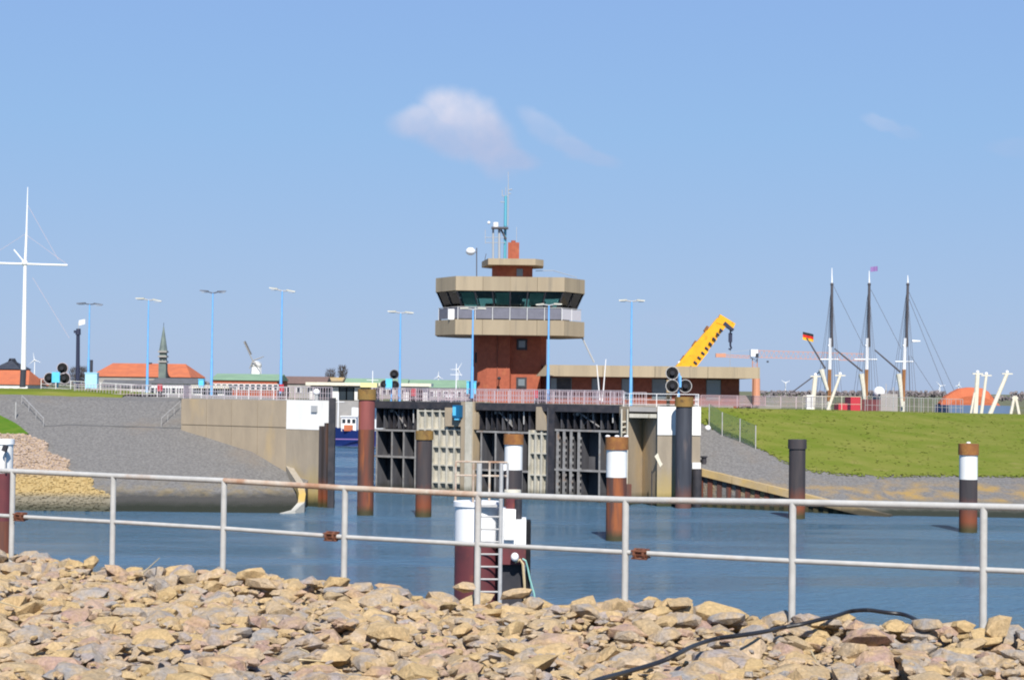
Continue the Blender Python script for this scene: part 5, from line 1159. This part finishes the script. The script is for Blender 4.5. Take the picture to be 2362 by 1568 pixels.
# ------------------------------------------------------------------ three-masted ship
YS = 262
sh = thing('sailing_ship', P(2000, 1000, YS), 'three masted sailing ship with furled sails moored behind the green dike', 'ship')
q = lambda u, v, dy=0: P(u, v, YS + dy)
hull_mesh(PX(1850, YS, 960), PX(2230, YS, 960), YS, 6.4, -.5, 4.6, 1.2).build('hull', 'hull_green', sh, smooth=True)
def mast(base, top, ub, ut, cross, gaff, boom):
    for (v0, v1, m_, r0, r1) in ((1000, 925, 'cream_white', .30, .28), (925, 852, 'wood_mast', .30, .26), (852, 780, 'white_clean', .26, .24)):
        f = lambda v: lerp(ub, ut, (948 - v) / (948 - top)); B = MB(); B.tube(q(f(v0), v0), q(f(v1), v1), r0, r1, n=8); B.build('lower_mast', m_, sh, smooth=True)
    f = lambda v: lerp(ub, ut, (948 - v) / (948 - top))
    B = MB(); B.tube(q(f(800) + 3, 800), q(f(655) + 1, 655), .24, .19, n=8); B.build('topmast', 'mast_dark', sh, smooth=True)
    B = MB(); B.tube(q(f(655) + 1, 655), q(f(top), top), .13, .05, n=8); B.build('mast_tip', 'white_clean', sh, smooth=True)
    B = MB(); B.ball(q(f(656) + 1, 656), .26, nu=8, nv=5); B.build('mast_cap', 'mast_dark', sh)
    B = MB(); B.tube(q(cross[0], cross[2]), q(cross[1], cross[2]), .10, n=5); B.build('crosstree', 'white_clean', sh)
    B = MB(); B.tube(q(f(795) - 5, 797), q(f(795) + 6, 797), .12, n=5); B.build('top_platform', 'white_clean', sh)
    B = MB(); B.tube(q(*gaff[0]), q(*gaff[1]), .14, .10, n=6); B.build('gaff', 'mast_dark', sh)
    B = MB(); pts = [q(*p, -.6) for p in boom]; B.path(pts, .42, n=8, r1=.22); B.build('furled_sail', 'cream_white', sh, smooth=True)
    for du in (-34, -26, -14, -8, 9, 16, 26, 34):
        B = MB(); B.tube(q(f(665), 665), q(f(940) + du, 950, -2.5 if du > 0 else 2.5), .028, n=4); B.build('shroud', 'mast_dark', sh)
mast(948, 618, 1911, 1918, (1891, 1934, 829), ((1903, 850), (1860, 779)), [(1893, 852), (1899, 872), (1908, 900)])
mast(948, 625, 1996, 2004, (1970, 2022, 829), ((1988, 856), (1924, 804)), [(1986, 862), (1990, 890), (1995, 935)])
mast(948, 635, 2081, 2093, (2064, 2105, 834), ((2076, 858), (2017, 807)), [(2072, 862), (2076, 890), (2080, 938)])
B = MB(); B.tube(q(1900, 850), q(1826, 905), .10, n=5); B.build('boom', 'mast_dark', sh)
for (u0, v0, u1, v1) in ((1922, 660, 1992, 800), (2008, 668, 2078, 805), (2094, 670, 2205, 912), (2096, 690, 2185, 915), (2100, 820, 2160, 912), (2098, 900, 2096, 820)):
    B = MB(); B.tube(q(u0, v0), q(u1, v1), .035, n=4); B.build('stay', 'mast_dark', sh)
fz = lambda v: PZ(1860, v, YS)
g_ = thing('german_flag', q(1862, 779), 'black red gold flag flying from the left gaff of the sailing ship', 'flag')
hh = (fz(766) - fz(784)) / 3
for i, m_ in enumerate(('flag_black', 'flag_red', 'flag_gold')):
    a = q(1851, 765) - Vector((0, 0, hh * i)); c = q(1876, 771) - Vector((0, 0, hh * i)); cloth(a, c, 0, hh, m_, .25, name='stripe', parent=g_)
fv = thing('pennant', q(2006, 632), 'small violet flag at the top of the middle ship mast', 'flag')
cloth(q(2007, 616), q(2024, 614), 0, .7, 'flag_violet', .2, name='flag_cloth', parent=fv)
B = MB(); B.tube(q(2103, 787), q(2122, 787), .2, .1, n=6); B.build('wind_vane', 'white_clean', sh)
# trawler booms and masts
def boom(label, ua, va, ub, vb, y, r, heads=True, group='cream trawler masts and booms behind the dike'):
    t = thing('trawler_boom', P(ua, va, y), label, 'boom', group); a, c = P(ua, va, y), P(ub, vb, y)
    B = MB(); B.tube(a, c, r, r * .8, n=8); B.build('spar', 'cream_white', t, smooth=True)
    if heads:
        B = MB(); B.box(c.x - .6, c.x + .6, y - .12, y + .12, c.z - .05, c.z + .07); B.build('head_bar', 'cream_white', t)
        B = MB(); B.ball(c + Vector((0, 0, .2)), .2, nu=8, nv=5); B.build('head_lamp', 'white_clean', t)
boom('left upright cream trawler mast in front of the leftmost ship mast', 1872, 948, 1880, 868, 210, .32)
boom('leaning thin cream trawler boom right of the leftmost ship mast', 1908, 948, 1937, 866, 210, .18)
boom('thick white mast with lamp heads before the orange tarpaulin roof', 2248, 960, 2254, 862, 205, .30)
boom('slimmer cream mast just right of the thick white lamp mast', 2262, 958, 2274, 866, 208, .2)
boom('long leaning cream boom right of the orange tarpaulin roof', 2280, 962, 2322, 862, 205, .26)
t = thing('stern_gallows', P(2340, 950, 215), 'small cream A shaped gallows at the right edge behind the dike', 'gallows')
for ua, ub in ((2330, 2339), (2350, 2341)):
    B = MB(); B.tube(P(ua, 958, 215), P(ub, 913, 215), .18, n=6); B.build('leg', 'cream_white', t)
B = MB(); B.tube(P(2333, 918, 215), P(2347, 918, 215), .12, n=6); B.build('crossbar', 'cream_white', t)
B = MB(); B.tube(P(2237, 960, 204), P(2247, 905, 204), .12, n=6); B.build('strut', 'cream_white', label='slanting strut leaning on the thick white lamp mast', cat='strut')
# trawler hulls below the booms (mostly behind the dike)
for (u0, u1, y, m_, lab) in ((1850, 1985, 211, 'white_clean', 'white trawler mostly behind the green dike left of the sailing ship masts'), (2225, 2420, 208, 'hull_navy', 'dark trawler mostly behind the green dike at the right edge')):
    t = thing('trawler', P(u0, 1000, y), lab, 'trawler'); hull_mesh(PX(u0, y, 960), PX(u1, y, 960), y, 5.5, -.4, 6.4, .8).build('hull', m_, t, smooth=True)
    if u0 < 2000:
        B = MB(); B.box(PX(1928, y, 940), PX(1948, y, 940), y - 1.5, y + 1.5, 6.5, PZ(1940, 930, y)); B.build('wheelhouse', 'red_box', t)
# orange covered building
og = MB(); rws = []
yo = 236
prof = [(2172, 930), (2185, 915), (2200, 905), (2218, 896), (2240, 893), (2268, 895), (2283, 903), (2297, 922), (2315, 940), (2338, 956)]
for dy in (0, .8, 2.5): rws.append([P(u, v, yo) + Vector((0, dy, (-1.1 if dy == 0 else 0) )) for u, v in prof])
og.grid(rws); og.grid([[Vector((p.x, p.y, 6)) for p in rws[0]], rws[0]]); og.grid([rws[-1], [Vector((p.x, p.y, 6)) for p in rws[-1]]])
og.build('tarpaulin_cover', 'orange_tarp', label='orange arched tarpaulin cover over a boat behind the trawler masts', cat='cover')
B = MB(); B.box(PX(2185, 225, 930), PX(2330, 225, 930), 224, 232, 6, PZ(2250, 935, 225)); B.build('quay_shed', 'blue_shed', label='low blue grey shed in front of the orange cover', cat='shed')
B = MB(); a = P(2027, 905, 230); B.ball(a, .75, sz=1.0); B.build('radome', 'white_clean', label='white radome on a pole behind the dike between two ship masts', cat='radome', smooth=True)
B = MB(); a = P(1970, 925, 225); B.box(PX(1958, 225, 925), PX(1980, 225, 925), 224, 228, 7, PZ(1970, 915, 225)); B.build('red_container', 'red_box', label='red container behind the dike right of the leftmost ship mast', cat='container')
B = MB(); B.box(PX(1975, 226, 925), PX(2030, 226, 925), 226, 230, 7, PZ(2000, 921, 226)); B.build('maroon_shed', 'maroon', label='low maroon shed behind the dike near the middle ship mast', cat='shed')
B = MB(); B.box(PX(2030, 228, 925), PX(2070, 228, 925), 228, 233, 7, PZ(2050, 908, 228)); B.build('grey_shed', 'grey_wall', label='grey shed below the white radome', cat='shed')
for i in range(2):
    u = (2043, 2060)[i]; B = MB(); B.tube(P(u, 940, 222), P(u, 885 + 8 * i, 222), .06, n=5); B.build('lantern_post', 'galvanised', label=('taller' if i == 0 else 'shorter') + ' thin grey post right of the middle ship mast', cat='post')
B = MB(); a = P(1867, 920, 190); B.box(a.x - .35, a.x + .35, 189.8, 190.2, 8.2, PZ(1867, 911, 190)); B.build('sign_board', 'white_clean', label='small white sign board at the start of the dike railing', cat='sign')

# mesh fence and white marker on the right bank
mf = thing('mesh_fence', (17, 165, 5), 'dull green wire mesh fence running down the grassy slope right of the pier', 'fence')
fp = []
for u, vb in ((1635, 985), (1665, 1005), (1706, 1020), (1742, 1036)):
    p = hit_surf(u, vb, zr); fp.append(Vector((p.x, p.y, zr(p.x, p.y))))
for i, p in enumerate(fp):
    B = MB(); B.tube(p - Vector((0, 0, .1)), p + Vector((0, 0, 2.1)), .05, n=6); B.build('post', 'galvanised', mf)
for a, c in zip(fp, fp[1:]):
    B = MB()
    for i in range(15): e = Vector((0, 0, .1 + 2.0 * i / 14)); B.tube(a + e, c + e, .012, n=3, cap=False)
    for i in range(28): p = a.lerp(c, i / 28); B.tube(p + Vector((0, 0, .1)), p + Vector((0, 0, 2.1)), .012, n=3, cap=False)
    B.build('mesh_panel', 'fence_green', mf, kind='stuff')
p = hit_surf(1632, 992, zr); B = MB(); B.ball((p.x, p.y, p.z + .18), .28, nu=10, nv=6); B.build('white_buoy', 'white_clean', label='small white ball lying where the grass meets the grey bank', cat='buoy', smooth=True)
p = hit_surf(1623, 1068, zr, 150); B = MB(); B.tube((p.x, p.y, p.z - .2), (p.x, p.y, p.z + .5), .22, n=10); B.tube((p.x, p.y, p.z + .5), (p.x, p.y, p.z + .62), .32, n=10); B.build('bollard', 'dark_steel', label='black bollard at the top of the tan coping beside the pier', cat='bollard')
p = hit_surf(1770, 1040, zr); 
# handrails of the stairs on the left bank
for lab, pts in (('pale stair handrail at the left edge of the grey bank', [(50, 932), (100, 985)]), ('pale stair handrail running up to the left end of the lock wall', [(372, 985), (416, 945)])):
    t = None; ps = [hit_surf(u, v, zl, 143, 182) for u, v in pts]; t = thing('handrail', ps[0], lab, 'handrail', 'stair handrails on the left bank')
    B = MB(); B.tube(ps[0] + Vector((0, 0, .8)), ps[1] + Vector((0, 0, .8)), .03, n=6); B.build('rail', 'galvanised', t)
    for i in range(4): p = ps[0].lerp(ps[1], i / 3); B = MB(); B.tube(p - Vector((0, 0, .3)), p + Vector((0, 0, .8)), .025, n=6); B.build('post', 'galvanised', t)
p = hit_surf(36, 966, zl, 143, 182); B = MB(); B.tube(p, p + Vector((0, 0, 1.5)), .06, n=6); B.build('pale_post', 'galvanised', label='single pale post at the corner of the bright grass patch', cat='post')

# ================================================================== FOREGROUND: quay edge, stones, railing, hose
def sep(u): return lerp(104, 145, (u - 30) / (2268 - 30))
def FD(u): return .5 * FPX / sep(u)
POSTU = [30, 262, 517, 796, 1103, 1443, 1828, 2268]
RL = Line((PX(30, FD(30), 1100), FD(30)), (PX(2268, FD(2268), 1200), FD(2268)))
q = MB(); q.prism([tuple(RL.W(-14, -.45).xy), tuple(RL.W(22, -.45).xy), (22, -8), (-16, -8)], -3, 7.62); q.build('quay_edge', 'quay', kind='structure')
GZ = 8.02
def gz(x_, y_): 
    return 7.92 + .10 * mnoise.noise(Vector((x_ * .45, y_ * .45, 7))) + .05 * mnoise.noise(Vector((x_ * 1.3, y_ * 1.3, 2)))
q = MB(); rws = []
for j in range(46):
    o_ = -.42 + j * .32; rws.append([Vector((*RL.W(-10 + i * .5, o_).xy, 0)) for i in range(60)])
for r in rws:
    for p in r: p.z = gz(p.x, p.y)
e0 = rws[0]; q.grid([[Vector((p.x, p.y, 7.3)) for p in e0]] + rws); gv = q.build('gravel_bed', 'quarry_bed', kind='structure')
rs = random.Random(23)
ROCKS = []
for i in range(26):
    fx, fy, fz = rs.uniform(.85, 1.35), rs.uniform(.7, 1.0), rs.uniform(.34, .58); vs, fs = rock_verts(rs, rs.choice((20, 22, 24, 26)), fx, fy, fz)
    me = bpy.data.meshes.new('stone'); me.from_pydata(vs, [], fs); me.update(); me.materials.append(M['quarry_stone']); ROCKS.append((me, vs, fs))
cand = []
cell = .20
nk, no = int(17 / cell), int(9.5 / cell)
for layer in range(2):
    for a_ in range(-22, nk):
        for b_ in range(-1, no):
            k = a_ * cell + rs.uniform(-.13, .13) + layer * .13; o_ = .02 + b_ * cell * .95 + rs.uniform(-.12, .12)
            if layer == 1 and rs.random() < .45: continue
            p = RL.W(k, o_)
            if p.y < 8.6 or abs(p.x) > .285 * p.y + .7: continue
            s_ = rs.choice((.07, .085, .10, .115, .13, .155, .18, .21)) * rs.uniform(.85, 1.15)
            if layer == 1: s_ *= .85
            crest = max(0, 1 - abs(o_ - .3) / .6) * (.06 + .05 * min(1, max(0, k / 8)))
            z = gz(p.x, p.y) + s_ * .18 + crest + (layer * .075)
            cand.append((p.y, p.x, p.y, z, s_))
# a few special stones on the crest
for (u, v, y_, s_) in ((1073, 1345, 16.75, .14), (1190, 1362, 16.4, .15), (1490, 1385, 15.7, .13), (1570, 1382, 15.6, .14), (2140, 1430, 14.3, .14), (2300, 1437, 14.0, .17), (420, 1312, 18.4, .14), (712, 1330, 17.4, .14), (580, 1318, 17.9, .14), (210, 1290, 18.9, .12), (2010, 1462, 13.9, .20)):
    p = P(u, v, y_); cand.append((p.y, p.x, p.y, p.z - .03, s_))
def visible(c):
    d = ROT.to_3x3().transposed() @ (Vector((c[1], c[2], c[3])) - Vector((0, 0, CAMZ))); u = CX - d.x / d.z * FPX; v = CY + d.y / d.z * FPX
    return -40 < u < 2400 and v < 1610
vis = sorted([c for c in cand if visible(c)], key=lambda c: -c[4] / c[0]); hid = [c for c in cand if not visible(c)]
rb = thing('stone_embankment', RL.W(8, 2, 7.6), 'bank of angular yellow and grey quarry stones heaped in front of the railing', 'embankment')
def rot_of(r_):
    return Matrix.Rotation(r_.uniform(0, 6.28), 3, 'Z') @ Matrix.Rotation(r_.uniform(-.34, .34), 3, 'X') @ Matrix.Rotation(r_.uniform(-.32, .32), 3, 'Y')
for c in vis[:300]:
    me, vs, fs = ROCKS[rs.randrange(26)]; o = link(bpy.data.objects.new('stone', me)); o.parent = rb; o.location = Vector((c[1], c[2], c[3])) - WORG[rb.name]; o.scale = (c[4],) * 3; o.rotation_euler = rot_of(rs).to_euler()
B = MB()
for c in vis[300:] + hid:
    me, vs, fs = ROCKS[rs.randrange(26)]; m_ = rot_of(rs); B._add([m_ @ (p * c[4]) + Vector(c[1:4]) for p in vs], fs)
# small chips between the stones
for _ in range(10000):
    k = rs.uniform(-5, 17); o_ = rs.uniform(0, 9.3); p = RL.W(k, o_)
    if p.y < 8.6 or abs(p.x) > .285 * p.y + .4: continue
    me, vs, fs = ROCKS[rs.randrange(26)]; m_ = rot_of(rs); s_ = rs.uniform(.025, .07); c = Vector((p.x, p.y, gz(p.x, p.y) + rs.uniform(.02, .15))); B._add([m_ @ (q_ * s_) + c for q_ in vs], fs)
B.build('stone_fill', 'quarry_stone', rb, kind='stuff')
# dry twigs and straws
for i, (u0, v0, u1, v1) in enumerate(((328, 1322, 368, 1286), (-5, 1386, 50, 1402), (690, 1520, 748, 1524), (1870, 1500, 1885, 1528), (690, 1494, 712, 1504))):
    y_ = .165 and (CAMZ - 8.22) * FPX / (v0 - 893); y2 = (CAMZ - 8.22) * FPX / (v1 - 893)
    B = MB(); B.tube(P(u0, v0, min(y_, 18.6)), P(u1, v1, min(y2, 18.8)), .008, .004, n=5)
    B.build('dry_twig', 'straw', label=('pale straight twig sticking up by the second railing post', 'pale twig on the stones at the left edge', 'short white twig lying on grey stones left of centre', 'thin pale twig upright among stones right of centre', 'tiny pale twig just above the short white one')[i], cat='twig')
# black hose across the stones
hp = [(1330, 1592), (1375, 1568), (1440, 1550), (1520, 1526), (1560, 1508), (1600, 1488), (1650, 1472), (1700, 1465), (1760, 1456), (1800, 1447), (1850, 1438), (1890, 1428), (1925, 1420), (1960, 1409), (2000, 1406), (2040, 1411), (2090, 1418), (2130, 1440)]
hpts = []
for i, (u, v) in enumerate(hp):
    z_ = 8.16 + .025 * math.sin(i * 1.9) + (.05 if 12 <= i <= 16 else 0); rr_ = R3 @ Vector(((u - CX) / FPX, -(v - CY) / FPX, -1)); k = (z_ - CAMZ) / rr_.z; hpts.append(Vector((rr_.x * k, rr_.y * k, z_)))
def smooth_pts(p, n=4):
    out = []
    for i in range(len(p) - 1):
        a, b_, c, d = p[max(i - 1, 0)], p[i], p[i + 1], p[min(i + 2, len(p) - 1)]
        for j in range(n):
            t_ = j / n; out.append(.5 * ((2 * b_) + (-a + c) * t_ + (2 * a - 5 * b_ + 4 * c - d) * t_ ** 2 + (-a + 3 * b_ - 3 * c + d) * t_ ** 3))
    return out + [p[-1]]
B = MB(); B.path(smooth_pts(hpts), .017, n=8); B.build('black_hose', 'hose_black', label='black hose lying across the stones and over the crest at right', cat='hose', smooth=True)
# railing
gr = thing('guard_railing', RL.W(8, 0, 8.0), 'weathered pale grey tubular railing with rusty joints along the whole foreground', 'railing')
tops, mids = [], []
for u, vt, vm in zip(POSTU, (1086, 1097, 1108, 1125, 1140, 1152, 1158, 1168), (1190, 1203, 1218, 1238, 1255, 1273, 1293, 1313)):
    y_ = FD(u); tops.append(P(u, vt, y_)); mids.append(P(u, vm, y_))
for i, (a, c) in enumerate(zip(tops, mids)):
    B = MB(); B.tube((a.x, a.y, 7.6), (a.x, a.y, a.z), .030, n=14); B.build('post', 'railing', gr, smooth=True)
def ext(p, i0, i1, u):
    d = p[i1] - p[i0]; return p[i1] + d.normalized() * 1.6
for nm_, pp, r_ in (('top_rail', tops, .0285), ('middle_rail', mids, .022)):
    pp = [pp[0] + (pp[0] - pp[1]).normalized() * 1.6] + pp + [pp[-1] + (pp[-1] - pp[-2]).normalized() * 1.6]
    for i in range(len(pp) - 1):
        B = MB(); B.tube(pp[i], pp[i + 1], r_, n=14); B.build(nm_, 'railing_rusty' if (nm_ == 'top_rail' and i in (3, 4)) else 'railing', gr, smooth=True)
for (u, v) in ((47, 1191), (765, 1236), (1477, 1277)):
    y_ = FD(u); c = P(u, v, y_); e = Vector((RL.e.x, RL.e.y, 0)); B = MB(); B.tube(c - e * .05, c + e * .07, .030, n=12); j_ = B.build('joint', 'rusty_joint', gr)
    for sg in (-1, 1):
        B = MB(); B.tube(c + e * .045 * sg - e * .011, c + e * .045 * sg + e * .011, .050, n=12); B.build('flange', 'rusty_joint', j_)
        for k in range(4):
            a_ = k * math.pi / 2 + .6; dd = Vector((0, 0, 1)) * math.sin(a_) * .047 + Vector((RL.n.x, RL.n.y, 0)) * math.cos(a_) * .047; 
            if sg < 0: B = MB(); B.tube(c + dd - e * .075, c + dd + e * .075, .009, n=6); B.build('bolt', 'rusty_joint', j_)
